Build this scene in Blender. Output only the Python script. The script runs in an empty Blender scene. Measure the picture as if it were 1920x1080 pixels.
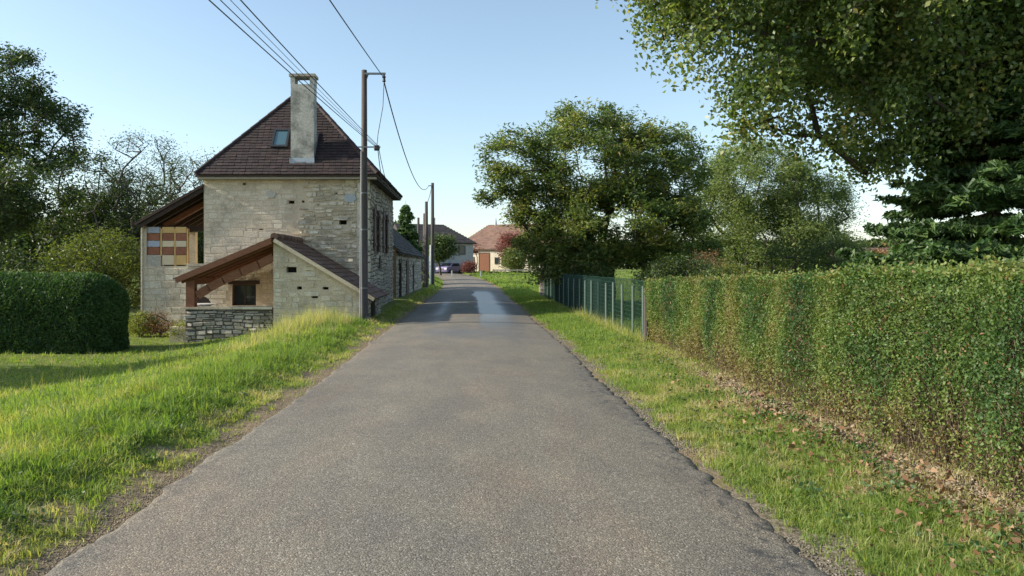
import bpy, math, random
import numpy as np
from math import radians, sin, cos, tan, pi
random.seed(7); RNG = np.random.default_rng(11)
SC = bpy.context.scene
COL = SC.collection

# ------------------------------------------------------------------ camera, sky, sun, exposure
F = 1400.0; CX = 885.0; CY = 500.0; EYE = 1.6
cd = bpy.data.cameras.new('camera'); cam = bpy.data.objects.new('camera', cd); COL.objects.link(cam)
cam.location = (0, 0, EYE); cam.rotation_euler = (radians(90), 0, 0)
cd.sensor_width = 36; cd.lens = F/1920*36
cd.shift_x = (960-CX)/1920; cd.shift_y = (CY-540)/1920
cd.clip_start = .05; cd.clip_end = 3000
SC.camera = cam
SUN_EL = 27.0; SUN_AZ = -3.0            # azimuth: degrees from -X towards +Y
sd = np.array([-cos(radians(SUN_AZ))*cos(radians(SUN_EL)), sin(radians(SUN_AZ))*cos(radians(SUN_EL)), sin(radians(SUN_EL))])
w = bpy.data.worlds.new('World'); SC.world = w; w.use_nodes = True
nt = w.node_tree; nt.nodes.clear()
sky = nt.nodes.new('ShaderNodeTexSky'); sky.sky_type = 'NISHITA'; sky.sun_disc = False
sky.sun_elevation = radians(SUN_EL); sky.sun_rotation = math.atan2(sd[0], sd[1])
sky.altitude = 200; sky.air_density = 1.0; sky.dust_density = .9; sky.ozone_density = 1.7
bg = nt.nodes.new('ShaderNodeBackground'); bg.inputs['Strength'].default_value = .14
wo = nt.nodes.new('ShaderNodeOutputWorld')
hs0 = nt.nodes.new('ShaderNodeHueSaturation'); hs0.inputs['Saturation'].default_value = .86; hs0.inputs['Hue'].default_value = .490
nt.links.new(sky.outputs[0], hs0.inputs['Color']); nt.links.new(hs0.outputs[0], bg.inputs[0]); nt.links.new(bg.outputs[0], wo.inputs[0])
ld = bpy.data.lights.new('sun', 'SUN'); ld.energy = 4.5; ld.angle = radians(.55); ld.color = (1, .93, .80)
lo = bpy.data.objects.new('sun', ld); COL.objects.link(lo)
from mathutils import Vector
lo.rotation_euler = Vector(sd).to_track_quat('Z', 'Y').to_euler(); lo.location = (-30, 20, 30)
SC.view_settings.view_transform = 'Standard'; SC.view_settings.look = 'None'
SC.view_settings.exposure = 0.72; SC.view_settings.gamma = 1; SC.view_settings.use_curve_mapping = False

# ------------------------------------------------------------------ helpers
def tag(o, label=None, cat=None, group=None, kind=None):
    if label: o['label'] = label
    if cat: o['category'] = cat
    if group: o['group'] = group
    if kind: o['kind'] = kind
    return o
def empty(name, loc, label=None, cat=None, group=None):
    o = bpy.data.objects.new(name, None); COL.objects.link(o); o.location = loc
    o.empty_display_size = .3
    return tag(o, label, cat, group)
def mesh_np(name, V, Fc, mat, parent=None, tint=None, smooth=False, attrs=None):
    """V (N,3); Fc list/array of faces (all same length k) or python list of mixed faces.  World coordinates."""
    V = np.asarray(V, dtype=np.float64).reshape(-1, 3)
    if parent is not None:
        V = V - np.array(parent_loc(parent))
    me = bpy.data.meshes.new(name)
    if isinstance(Fc, np.ndarray):
        n, k = Fc.shape
        me.vertices.add(len(V)); me.vertices.foreach_set('co', V.astype(np.float32).ravel())
        me.loops.add(n*k); me.loops.foreach_set('vertex_index', Fc.astype(np.int32).ravel())
        me.polygons.add(n); me.polygons.foreach_set('loop_start', np.arange(0, n*k, k, dtype=np.int32))
        try: me.polygons.foreach_set('loop_total', np.full(n, k, dtype=np.int32))
        except Exception: pass
        me.update(calc_edges=True)
    else:
        me.from_pydata([tuple(v) for v in V], [], Fc); me.update()
    if tint is not None:
        a = me.attributes.new('tint', 'FLOAT', 'FACE')
        t = np.full(len(me.polygons), tint, dtype=np.float32) if np.isscalar(tint) else np.asarray(tint, dtype=np.float32)
        a.data.foreach_set('value', t)
    if attrs:
        for k2, v2 in attrs.items():
            a = me.attributes.new(k2, 'FLOAT', 'POINT'); a.data.foreach_set('value', np.asarray(v2, dtype=np.float32))
    if smooth: me.polygons.foreach_set('use_smooth', np.ones(len(me.polygons), dtype=bool))
    me.materials.append(mat)
    o = bpy.data.objects.new(name, me); COL.objects.link(o)
    if parent is not None: o.parent = parent
    return o
def parent_loc(p):
    l = np.zeros(3)
    while p is not None:
        l += np.array(p.location); p = p.parent
    return l
class MB:
    def __init__(s): s.v = []; s.f = []; s.t = []
    def add(s, vs, fs, t=.5):
        b = len(s.v); s.v += [tuple(x) for x in vs]; s.f += [tuple(i+b for i in f) for f in fs]; s.t += [t]*len(fs)
    def box(s, x0, x1, y0, y1, z0, z1, t=.5):
        s.add([(x0,y0,z0),(x1,y0,z0),(x1,y1,z0),(x0,y1,z0),(x0,y0,z1),(x1,y0,z1),(x1,y1,z1),(x0,y1,z1)],
              [(0,3,2,1),(4,5,6,7),(0,1,5,4),(1,2,6,5),(2,3,7,6),(3,0,4,7)], t)
    def bar(s, p, q, w, h, t=.5, up=(0,0,1)):
        p = np.array(p, float); q = np.array(q, float); d = q-p; d /= np.linalg.norm(d)
        up = np.array(up, float)
        if abs(d@up) > .95: up = np.array((0,1,0.))
        a = np.cross(d, up); a /= np.linalg.norm(a); b = np.cross(a, d)
        vs = []
        for c in (p, q):
            for (i, j) in ((-1,-1),(1,-1),(1,1),(-1,1)): vs.append(c + a*i*w/2 + b*j*h/2)
        s.add(vs, [(0,3,2,1),(4,5,6,7),(0,1,5,4),(1,2,6,5),(2,3,7,6),(3,0,4,7)], t)
    def tube(s, pts, rad, n=8, t=.5, cap=True):
        pts = np.array(pts, float); m = len(pts)
        if np.isscalar(rad): rad = [rad]*m
        vs = []
        for i in range(m):
            d = pts[min(i+1, m-1)]-pts[max(i-1, 0)]; d /= np.linalg.norm(d)+1e-9
            up = np.array((0,0,1.)) if abs(d[2]) < .9 else np.array((0,1.,0))
            a = np.cross(d, up); a /= np.linalg.norm(a); b = np.cross(a, d)
            for k in range(n):
                an = 2*pi*k/n; vs.append(pts[i]+(a*cos(an)+b*sin(an))*rad[i])
        fs = []
        for i in range(m-1):
            for k in range(n):
                fs.append((i*n+k, i*n+(k+1) % n, (i+1)*n+(k+1) % n, (i+1)*n+k))
        if cap: fs.append(tuple(range(n))); fs.append(tuple(range((m-1)*n, m*n)))
        s.add(vs, fs, t)
    def build(s, name, mat, parent=None, smooth=False): return mesh_np(name, s.v, s.f, mat, parent, np.array(s.t), smooth)
def P(px, py, Y): return ((px-CX)*Y/F, Y, EYE-(py-CY)*Y/F)
def sm(a, b, x):
    t = np.clip((x-a)/(b-a), 0, 1); return t*t*(3-2*t)
_lat = np.random.default_rng(5).random((256, 256))
def vn(x, y, s=1.0, seed=0):
    x = np.asarray(x, float)/s+seed*17.3+1000; y = np.asarray(y, float)/s+seed*9.1+1000
    i = np.floor(x).astype(int); j = np.floor(y).astype(int); u = x-i; v = y-j
    u = u*u*(3-2*u); v = v*v*(3-2*v)
    g = lambda a, b: _lat[a % 256, b % 256]
    return (g(i,j)*(1-u)+g(i+1,j)*u)*(1-v)+(g(i,j+1)*(1-u)+g(i+1,j+1)*u)*v
def fbm(x, y, s=1.0, seed=0):
    return .5*vn(x,y,s,seed)+.28*vn(x,y,s/2.1,seed+1)+.15*vn(x,y,s/4.3,seed+2)+.07*vn(x,y,s/9,seed+3)

def road_c(y):      # centre line x of the road
    y = np.asarray(y, float)
    return -.1 - .0016*np.clip(y-50, 0, 400)**2
def road_l(y):
    return road_c(y)-2.02+.10*(fbm(y, y*0, 1.3, 3)-.5)+.16*(fbm(y, y*0, .35, 5)-.5)-.12*sm(12, 3, y)
def road_r(y):
    return road_c(y)+1.98+.09*(fbm(y, y*0, 2.2, 8)-.5)+.11*(fbm(y, y*0, .28, 9)-.5)+.06*(vn(y, y*0, .09, 10)-.5)-.1*sm(16, 8, y)*sm(4, 8, y)
def H(x, y):
    x = np.asarray(x, float); y = np.asarray(y, float)
    rise = sm(45, 118, y)*.85+sm(118, 400, y)*1.6
    left = -.55*sm(-3.5, -8.6, x)*sm(60, 34, y)
    left += .55*sm(-14, -60, x)
    xc = x-road_c(y)
    ver = .10*sm(-2.15, -3.0, xc)*sm(-4.8, -3.4, xc)+.07*sm(2.1, 3.0, xc)
    ver += .10*sm(-2.2, -2.7, xc)*sm(20, 34, y)*sm(-5, -3.0, xc)
    bump = .05*(fbm(x, y, 1.2, 4)-.5)*sm(1.9, 2.5, np.abs(xc))+.10*(fbm(x, y, .45, 14)-.45)*sm(2.0, 2.35, np.abs(xc))*sm(4.6, 3.4, np.abs(xc))*sm(30, 16, y)
    return rise+left+ver+bump-.06*sm(1.98, 1.5, np.abs(xc))

# ------------------------------------------------------------------ materials
def mat(name):
    m = bpy.data.materials.new(name); m.use_nodes = True
    t = m.node_tree; b = t.nodes['Principled BSDF']; return m, t, b
def N(t, typ, **kw):
    n = t.nodes.new(typ)
    for k, v in kw.items():
        if k in n.inputs: n.inputs[k].default_value = v
        else: setattr(n, k, v)
    return n
def ramp(t, stops, src=None):
    r = t.nodes.new('ShaderNodeValToRGB'); e = r.color_ramp.elements
    while len(e) < len(stops): e.new(.5)
    for i, (p, c) in enumerate(stops):
        e[i].position = p; e[i].color = (*c, 1) if len(c) == 3 else c
    if src is not None: t.links.new(src, r.inputs[0])
    return r
def mix(t, a, b, fac, mode='MIX'):
    m = t.nodes.new('ShaderNodeMix'); m.data_type = 'RGBA'; m.blend_type = mode
    for s, v in ((m.inputs[6], a), (m.inputs[7], b), (m.inputs[0], fac)):
        if hasattr(v, 'is_output') or isinstance(v, bpy.types.NodeSocket): t.links.new(v, s)
        else: s.default_value = (*v, 1) if isinstance(v, tuple) and len(v) == 3 else v
    return m.outputs[2]
def coords(t, scale=(1,1,1)):
    g = t.nodes.new('ShaderNodeNewGeometry'); m = N(t, 'ShaderNodeMapping'); m.inputs['Scale'].default_value = scale
    t.links.new(g.outputs['Position'], m.inputs[0]); return m.outputs[0]
def noise(t, vec, scale, detail=4, rough=.55):
    n = N(t, 'ShaderNodeTexNoise', Scale=scale, Detail=detail, Roughness=rough); t.links.new(vec, n.inputs['Vector']); return n.outputs['Fac']
def bump(t, b, h, strength=.4, dist=.01):
    n = N(t, 'ShaderNodeBump', Strength=strength, Distance=dist); t.links.new(h, n.inputs['Height']); t.links.new(n.outputs[0], b.inputs['Normal'])
def attr(t, name='tint'):
    a = t.nodes.new('ShaderNodeAttribute'); a.attribute_name = name; return a.outputs['Fac']

def stone_mat(name, cols, dirt=(.12,.11,.09), rough=.9, sc=1.0, dirtamt=.5):
    m, t, b = mat(name); v = coords(t)
    base = ramp(t, cols, attr(t)).outputs[0]
    n1 = noise(t, v, 2.2*sc, 5, .65); n2 = noise(t, v, 28*sc, 5, .7)
    d = ramp(t, [(.48,(0,0,0)),(.72,(dirtamt,)*3)], n1).outputs[0]
    c = mix(t, base, dirt, d)
    c = mix(t, c, ramp(t, [(.3,(.62,.62,.62)),(.7,(1.18,1.18,1.18))], n2).outputs[0], 1.0, 'MULTIPLY')
    t.links.new(c, b.inputs['Base Color']); b.inputs['Roughness'].default_value = rough
    bump(t, b, n2, .6, .012); return m
def wood_mat(name, c0, c1, sc=(3,3,30), rough=.75):
    m, t, b = mat(name); v = coords(t, sc)
    n = noise(t, v, 1.5, 5, .6)
    c = ramp(t, [(.3, c0), (.7, c1)], n).outputs[0]
    c = mix(t, c, ramp(t, [(0,(.7,.7,.7)),(1,(1.2,1.2,1.2))], attr(t)).outputs[0], 1.0, 'MULTIPLY')
    t.links.new(c, b.inputs['Base Color']); b.inputs['Roughness'].default_value = rough
    bump(t, b, n, .3, .01); return m
def plain(name, c, rough=.6, metal=0, var=.25, sc=8, spec=.5):
    m, t, b = mat(name); v = coords(t); n = noise(t, v, sc, 4, .6)
    c2 = mix(t, c, tuple(x*(1-var) for x in c), n)
    t.links.new(c2, b.inputs['Base Color']); b.inputs['Roughness'].default_value = rough
    b.inputs['Metallic'].default_value = metal; b.inputs['Specular IOR Level'].default_value = spec
    bump(t, b, n, .1, .01); return m
def leaf_mat(name, cols, trans=.38, rough=.5, spec=.4, tcol=(1.3,1.35,.55)):
    m, t, b = mat(name)
    c = ramp(t, cols, attr(t)).outputs[0]
    t.links.new(c, b.inputs['Base Color']); b.inputs['Roughness'].default_value = rough
    b.inputs['Specular IOR Level'].default_value = spec
    tr = t.nodes.new('ShaderNodeBsdfTranslucent')
    t.links.new(mix(t, c, tcol, 1.0, 'MULTIPLY'), tr.inputs[0])
    ms = t.nodes.new('ShaderNodeMixShader'); ms.inputs[0].default_value = trans
    t.links.new(b.outputs[0], ms.inputs[1]); t.links.new(tr.outputs[0], ms.inputs[2])
    t.links.new(ms.outputs[0], t.nodes['Material Output'].inputs[0]); return m

def m_road():
    m, t, b = mat('asphalt'); v = coords(t)
    sp = N(t, 'ShaderNodeTexVoronoi', Scale=105.0); t.links.new(v, sp.inputs['Vector'])
    sp2 = N(t, 'ShaderNodeTexVoronoi', Scale=230.0); t.links.new(v, sp2.inputs['Vector'])
    sepc = N(t, 'ShaderNodeSeparateColor'); t.links.new(sp.outputs['Color'], sepc.inputs[0])
    chips = ramp(t, [(0,(.110,.097,.077)),(.35,(.180,.160,.127)),(.75,(.228,.204,.164)),(.93,(.285,.258,.212)),(1,(.44,.40,.335))], sepc.outputs[0]).outputs[0]
    c = mix(t, chips, ramp(t, [(.0,(1.1,1.1,1.1)),(.7,(.62,.62,.62))], sp2.outputs['Distance']).outputs[0], .8, 'MULTIPLY')
    big = noise(t, coords(t, (.55,.16,1)), 1.0, 4, .6)
    c = mix(t, c, ramp(t, [(.3,(.82,.82,.83)),(.5,(1,1,.98)),(.7,(1.20,1.07,.98))], big).outputs[0], 1.0, 'MULTIPLY')
    blo = noise(t, coords(t, (1,.6,1)), 1.7, 5, .65)
    c = mix(t, c, ramp(t, [(.38,(.86,.86,.88)),(.62,(1.07,1.06,1.03))], blo).outputs[0], 1.0, 'MULTIPLY')
    tk = N(t, 'ShaderNodeMath', operation='MULTIPLY'); t.links.new(attr(t, 'track'), tk.inputs[0]); t.links.new(ramp(t, [(.3,(.2,.2,.2)),(.7,(1,1,1))], noise(t, coords(t, (1,.25,1)), .9, 4, .6)).outputs[0], tk.inputs[1])
    c = mix(t, c, mix(t, c, (1.17,1.15,1.12), 1.0, 'MULTIPLY'), tk.outputs[0])
    rd = ramp(t, [(.50,(0,0,0)),(.68,(.75,.75,.75))], noise(t, coords(t, (.8,.35,1)), .75, 5, .65)).outputs[0]
    c = mix(t, c, mix(t, c, (1.12,.98,.90), 1.0, 'MULTIPLY'), rd)
    st = ramp(t, [(.60,(0,0,0)),(.70,(.5,.5,.5))], noise(t, coords(t, (1.3,.9,1)), 1.9, 6, .7)).outputs[0]
    c = mix(t, c, mix(t, c, (.78,.79,.80), 1.0, 'MULTIPLY'), st)
    # smoother, tar-rich strips and the broken right edge
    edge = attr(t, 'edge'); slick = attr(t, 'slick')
    nn = noise(t, coords(t, (1.5,1,1)), 7.0, 8, .8)
    e1 = N(t, 'ShaderNodeMath', operation='MULTIPLY'); t.links.new(edge, e1.inputs[0]); t.links.new(ramp(t, [(.50,(0,0,0)),(.60,(1,1,1))], nn).outputs[0], e1.inputs[1])
    c = mix(t, c, (.040,.040,.041), e1.outputs[0])
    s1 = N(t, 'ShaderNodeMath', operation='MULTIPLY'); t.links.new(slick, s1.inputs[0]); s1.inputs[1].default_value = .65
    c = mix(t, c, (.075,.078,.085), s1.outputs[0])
    t.links.new(c, b.inputs['Base Color'])
    rr = N(t, 'ShaderNodeMapRange'); rr.inputs['To Min'].default_value = .82; rr.inputs['To Max'].default_value = .30
    t.links.new(slick, rr.inputs['Value']); t.links.new(rr.outputs[0], b.inputs['Roughness'])
    bs = N(t, 'ShaderNodeMapRange'); bs.inputs['To Min'].default_value = .55; bs.inputs['To Max'].default_value = .12
    t.links.new(slick, bs.inputs['Value'])
    n = N(t, 'ShaderNodeBump', Distance=.006); t.links.new(bs.outputs[0], n.inputs['Strength']); t.links.new(sp.outputs['Distance'], n.inputs['Height']); n.invert = True
    t.links.new(n.outputs[0], b.inputs['Normal']); return m
def m_ground():
    m, t, b = mat('ground_soil_and_turf'); v = coords(t)
    g = attr(t, 'grass'); n = noise(t, v, 22, 6, .7); n2 = noise(t, v, 1.3, 4, .6); n3 = noise(t, v, 90, 3, .7)
    gc = ramp(t, [(.25,(.06,.085,.02)),(.55,(.14,.17,.045)),(.8,(.22,.21,.08))], n).outputs[0]
    gc = mix(t, gc, ramp(t, [(.35,(.9,1.05,.8)),(.65,(1.3,1.15,.95))], n2).outputs[0], 1.0, 'MULTIPLY')
    sc_ = ramp(t, [(.25,(.10,.070,.038)),(.5,(.24,.175,.10)),(.75,(.36,.28,.18))], n).outputs[0]
    sc_ = mix(t, sc_, ramp(t, [(.3,(.65,.65,.65)),(.7,(1.3,1.3,1.3))], n3).outputs[0], 1.0, 'MULTIPLY')
    gr = attr(t, 'gravel')
    vo = N(t, 'ShaderNodeTexVoronoi', Scale=55.0); t.links.new(v, vo.inputs['Vector'])
    se = N(t, 'ShaderNodeSeparateColor'); t.links.new(vo.outputs['Color'], se.inputs[0])
    gv = ramp(t, [(0,(.08,.07,.055)),(.6,(.19,.165,.13)),(1,(.34,.30,.24))], se.outputs[0]).outputs[0]
    sc2 = mix(t, sc_, gv, gr)
    t.links.new(mix(t, sc2, gc, g), b.inputs['Base Color'])
    b.inputs['Roughness'].default_value = .95; b.inputs['Specular IOR Level'].default_value = .15
    bump(t, b, n, .8, .03); return m

M = {}
M['road'] = m_road(); M['ground'] = m_ground()
M['stone'] = stone_mat('limestone_rubble', [(0,(.36,.29,.20)),(.3,(.60,.50,.36)),(.6,(.72,.62,.46)),(.85,(.76,.68,.53)),(1,(.53,.49,.42))], sc=1.0)
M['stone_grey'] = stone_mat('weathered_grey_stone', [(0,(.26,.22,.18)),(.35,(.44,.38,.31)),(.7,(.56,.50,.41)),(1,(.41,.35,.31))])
M['mortar'] = stone_mat('lime_mortar', [(0,(.46,.38,.27)),(.5,(.64,.54,.39)),(1,(.70,.60,.45))], dirtamt=.35)
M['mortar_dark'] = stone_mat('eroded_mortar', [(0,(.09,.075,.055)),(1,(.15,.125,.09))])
M['render'] = stone_mat('old_lime_render', [(0,(.46,.42,.34)),(1,(.60,.56,.47))], sc=.8)
M['chimney'] = stone_mat('chimney_render', [(0,(.42,.40,.34)),(.5,(.56,.53,.46)),(1,(.45,.43,.39))], dirt=(.07,.07,.06), sc=.7, dirtamt=.9)
M['tile'] = stone_mat('dark_clay_tile', [(0,(.022,.013,.013)),(.5,(.036,.020,.019)),(.85,(.050,.028,.026)),(1,(.075,.048,.042))], dirt=(.03,.025,.022), rough=.8, sc=1.5)
M['tile_red'] = stone_mat('porch_clay_tile', [(0,(.09,.045,.03)),(.5,(.16,.085,.06)),(.85,(.21,.12,.085)),(1,(.26,.17,.13))], dirt=(.05,.04,.03), rough=.8, sc=1.5)
M['tile_far'] = stone_mat('faded_red_tile', [(0,(.17,.095,.068)),(1,(.27,.155,.11))], rough=.85)
M['tile_black'] = stone_mat('slate_dark_tile', [(0,(.030,.026,.026)),(1,(.065,.052,.05))], rough=.85)
M['far_cream'] = stone_mat('cream_wall', [(0,(.66,.57,.42)),(1,(.76,.67,.52))], sc=.5, dirtamt=.2)
M['far_grey'] = stone_mat('grey_wall', [(0,(.40,.40,.38)),(1,(.50,.50,.47))], sc=.5, dirtamt=.2)
M['wood_red'] = wood_mat('red_brown_timber', (.15,.058,.028), (.29,.115,.052))
M['wood_dark'] = wood_mat('dark_timber', (.035,.022,.015), (.075,.045,.03))
M['wood_pole'] = wood_mat('weathered_pole_wood', (.040,.032,.028), (.085,.070,.060), (8,8,1))
M['wood_pale'] = wood_mat('pale_rail_wood', (.38,.33,.25), (.5,.44,.34))
M['fascia'] = wood_mat('pale_fascia_board', (.30,.27,.21), (.42,.38,.30))
M['metal'] = plain('galvanised_steel', (.22,.23,.24), .5, .6)
M['dark_metal'] = plain('dark_cable', (.03,.03,.032), .6)
M['green_metal'] = plain('green_coated_wire', (.016,.060,.040), .55)
M['green_net'] = plain('green_screen_net', (.012,.045,.034), .9)
M['post_green'] = plain('pale_green_post', (.12,.17,.14), .5)
M['dark'] = plain('dark_interior', (.012,.011,.010), .95)  # near-black backing, the shade inside openings put into its colour
M['zinc'] = plain('zinc_flashing', (.42,.45,.47), .45, .3)
M['white'] = plain('white_plastic', (.75,.75,.72), .5)
M['frame'] = plain('brown_window_frame', (.06,.035,.02), .6)
M['shutter'] = wood_mat('worn_shutter_wood', (.12,.075,.06), (.2,.13,.11))
M['rust'] = wood_mat('red_brown_brick', (.24,.09,.045), (.38,.15,.08), (4,4,4))
M['yellow_brick'] = plain('backlit_ochre_block', (.78,.50,.18), .55)  # screen blocks brightened, sun shining through them put into the colour
M['cream_brick'] = plain('cream_block', (.80,.66,.44), .6)
M['blue_brick'] = plain('pale_blue_block', (.46,.50,.60), .55)
M['bark'] = stone_mat('bark', [(0,(.045,.036,.026)),(1,(.11,.09,.07))], dirt=(.06,.07,.04), sc=3)
M['bark_pale'] = stone_mat('pale_bark', [(0,(.06,.053,.045)),(1,(.115,.10,.085))], dirt=(.06,.07,.04), sc=3)
M['twig'] = plain('hedge_twigs', (.17,.13,.09), .9, spec=.2)
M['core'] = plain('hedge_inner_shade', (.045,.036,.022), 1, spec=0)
M['car'] = plain('violet_grey_car_paint', (.22,.19,.32), .3, .2)
M['rubber'] = plain('tyre_rubber', (.02,.02,.02), .8)
gm, gt, gb = mat('window_glass'); gb.inputs['Base Color'].default_value = (.03,.04,.045,1); gb.inputs['Roughness'].default_value = .06; M['glass'] = gm
sm_, st_, sb_ = mat('skylight_glass'); sb_.inputs['Base Color'].default_value = (.06,.12,.15,1); sb_.inputs['Roughness'].default_value = .04; sb_.inputs['Specular IOR Level'].default_value = 1; M['skyglass'] = sm_
G = lambda *c: c
M['leaf_maple'] = leaf_mat('maple_leaves', [(0,G(.038,.078,.026)),(.35,G(.10,.155,.045)),(.65,G(.18,.235,.075)),(.85,G(.30,.32,.13)),(.975,G(.40,.31,.09)),(1,G(.34,.10,.03))], .45, .40, .5)
M['leaf_walnut'] = leaf_mat('walnut_leaves', [(0,G(.042,.078,.026)),(.4,G(.100,.155,.045)),(.7,G(.19,.225,.058)),(.9,G(.31,.29,.08)),(1,G(.34,.23,.11))], .42, .45)
M['leaf_light'] = leaf_mat('pale_willow_leaves', [(0,G(.065,.105,.038)),(.5,G(.16,.215,.068)),(.85,G(.27,.31,.10)),(1,G(.33,.30,.12))], .40, .5)
M['leaf_dark'] = leaf_mat('dark_leaves', [(0,G(.022,.040,.014)),(.5,G(.052,.085,.026)),(.85,G(.10,.135,.036)),(1,G(.17,.17,.05))], .38, .5)
M['leaf_hedge'] = leaf_mat('privet_leaves', [(0,G(.028,.062,.028)),(.25,G(.062,.125,.038)),(.5,G(.125,.190,.045)),(.7,G(.20,.235,.065)),(.85,G(.23,.17,.08)),(1,G(.30,.15,.08))], .33, .5, .3)
M['leaf_yellow'] = leaf_mat('yellow_green_leaves', [(0,G(.05,.08,.02)),(.5,G(.13,.165,.04)),(1,G(.30,.29,.06))], .42, .5)
M['leaf_red'] = leaf_mat('autumn_red_leaves', [(0,G(.10,.06,.035)),(.5,G(.24,.09,.07)),(1,G(.36,.17,.13))], .40, .5, tcol=(1.3,.95,.85))
M['leaf_brown'] = leaf_mat('brown_autumn_leaves', [(0,G(.10,.07,.03)),(.5,G(.24,.14,.07)),(1,G(.38,.22,.12))], .35, .6, tcol=(1.2,1,.7))
M['needle'] = leaf_mat('spruce_needles', [(0,G(.024,.058,.020)),(.5,G(.058,.118,.034)),(1,G(.14,.21,.06))], .30, .5)
M['grass'] = leaf_mat('grass_blades', [(0,G(.062,.125,.030)),(.3,G(.145,.240,.055)),(.55,G(.250,.325,.085)),(.75,G(.37,.365,.15)),(.9,G(.47,.41,.24)),(1,G(.56,.48,.34))], .47, .55, .25, (1.4,1.4,.5))
M['dead_leaf'] = leaf_mat('fallen_leaves', [(0,G(.08,.045,.025)),(.5,G(.19,.105,.055)),(1,G(.34,.22,.13))], .15, .7, .3)

# ------------------------------------------------------------------ terrain and road
def grid(xs, ys, zf):
    X, Y = np.meshgrid(xs, ys); Z = zf(X, Y)
    V = np.stack([X, Y, Z], -1).reshape(-1, 3)
    nx, ny = len(xs), len(ys)
    i = np.arange(nx-1)[None, :]+np.arange(ny-1)[:, None]*nx
    Fc = np.stack([i, i+1, i+1+nx, i+nx], -1).reshape(-1, 4)
    return V, Fc, X, Y
def soil_mask(X, Y):
    """1 = grass, 0 = bare"""
    xc = X-road_c(Y)
    l = road_l(Y)-X; r = X-road_r(Y)
    g = np.ones_like(X)
    eL = .15+.9*np.clip(fbm(X, Y, .9, 21)-.38,0,1)+.30*(fbm(X, Y, .3, 22)-.5)
    g = np.where(X < 0, g*sm(eL-.12, eL+.10, l), g)
    eR = .14+.95*np.clip(fbm(X, Y, 1.1, 23)-.42,0,1)+.30*(fbm(X, Y, .3, 24)-.5)
    g = np.where(X > 0, g*sm(eR-.15, eR+.12, r), g)
    dirt = sm(3.02, 3.25, X+.35*(fbm(X, Y, .7, 25)-.5)+.18*sm(10, 5, Y))*sm(4.6, 4.3, X)*sm(15.5, 13, Y)
    dirt *= sm(13.5, 9.5, Y)*.75+.25
    pat = sm(.58,.68,fbm(X, Y, .5, 27))*sm(3.2,2.6,np.abs(xc))*sm(14,9,Y)
    return np.clip(g*(1-dirt)*(1-.8*pat), 0, 1)
xs = np.concatenate([np.array([-1500,-700,-350,-180,-100,-70,-50,-38,-30]), np.arange(-25,-9,1.0), np.arange(-9,-4.6,.25), np.arange(-4.6,-1.7,.05), np.arange(-1.7,1.5,.4), np.arange(1.5,4.4,.05), np.arange(4.4,9,.3), np.arange(9,25,1.0), np.array([30,38,50,70,100,180,350,700,1500])])
ys = np.concatenate([np.array([-60,-30,-15,-8,-4,-2,0]), np.arange(1,3,.3), np.arange(3,10,.08), np.arange(10,26,.16), np.arange(26,55,.5), np.arange(55,130,2.0), np.array([135,150,170,200,250,320,450,700,1200,2500])])
V, Fc, X, Y = grid(xs, ys, H)
gm_ = soil_mask(X, Y)
grav = sm(.55, .1, np.abs(X-road_r(Y)-.22))*sm(30, 12, Y)*.75*sm(.3,.55,fbm(X,Y,.9,199))
o = mesh_np('ground', V, Fc, M['ground'], attrs={'grass': gm_.ravel(), 'gravel': np.where(X > 0, grav, .25).ravel()}, smooth=True); tag(o, kind='structure')
# road ribbon
yr = np.concatenate([np.array([-60,-30,-15,-8,-3,0,1.5]), np.arange(2.2,14,.05), np.arange(14,30,.12), np.arange(30,60,.5), np.arange(60,100,1.5)])
us = np.concatenate([[0,.006,.015,.03], np.linspace(.05,.93,30), [.95,.965,.98,.99,1]])
L = road_l(yr); R = road_r(yr)
XX = L[:, None]+(R-L)[:, None]*us[None, :]; YY = np.repeat(yr[:, None], len(us), 1)
cr = .06*(1-(2*us-1)**2)
ZZ = sm(45,118,YY)*.85+.012+cr[None, :]
ZZ[:, 0] -= .035; ZZ[:, -1] -= .035; ZZ[:, 1] -= .006; ZZ[:, -2] -= .006
V = np.stack([XX, YY, ZZ], -1).reshape(-1, 3); nx = len(us)
i = np.arange(nx-1)[None, :]+np.arange(len(yr)-1)[:, None]*nx
Fc = np.stack([i, i+1, i+1+nx, i+nx], -1).reshape(-1, 4)
xr = XX-road_c(YY)
edge = sm(1.42, 1.80, xr+.5*(fbm(XX, YY, 1.0, 31)-.5))*sm(16, 12, YY)
edge = np.maximum(edge, .5*sm(-1.80, -2.0, xr))
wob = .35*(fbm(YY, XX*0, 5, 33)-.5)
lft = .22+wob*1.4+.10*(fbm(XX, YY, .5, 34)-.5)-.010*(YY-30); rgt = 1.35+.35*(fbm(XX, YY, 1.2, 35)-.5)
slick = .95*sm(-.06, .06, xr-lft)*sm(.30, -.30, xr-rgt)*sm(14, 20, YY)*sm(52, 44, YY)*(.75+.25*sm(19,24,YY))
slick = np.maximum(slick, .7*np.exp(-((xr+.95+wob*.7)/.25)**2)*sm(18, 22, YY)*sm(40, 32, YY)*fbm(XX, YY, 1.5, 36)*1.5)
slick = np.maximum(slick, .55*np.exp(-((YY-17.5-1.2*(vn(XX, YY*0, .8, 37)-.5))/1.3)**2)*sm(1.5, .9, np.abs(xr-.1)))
o = mesh_np('road', V, Fc, M['road'], attrs={'edge': edge.ravel(), 'slick': np.clip(slick, 0, 1).ravel(), 'track': np.clip(np.exp(-((xr-.95)/.33)**2)+np.exp(-((xr+.85)/.33)**2)+.5*sm(-1.6,-1.85,xr), 0, 1).ravel()}, smooth=True); tag(o, kind='structure')

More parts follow.
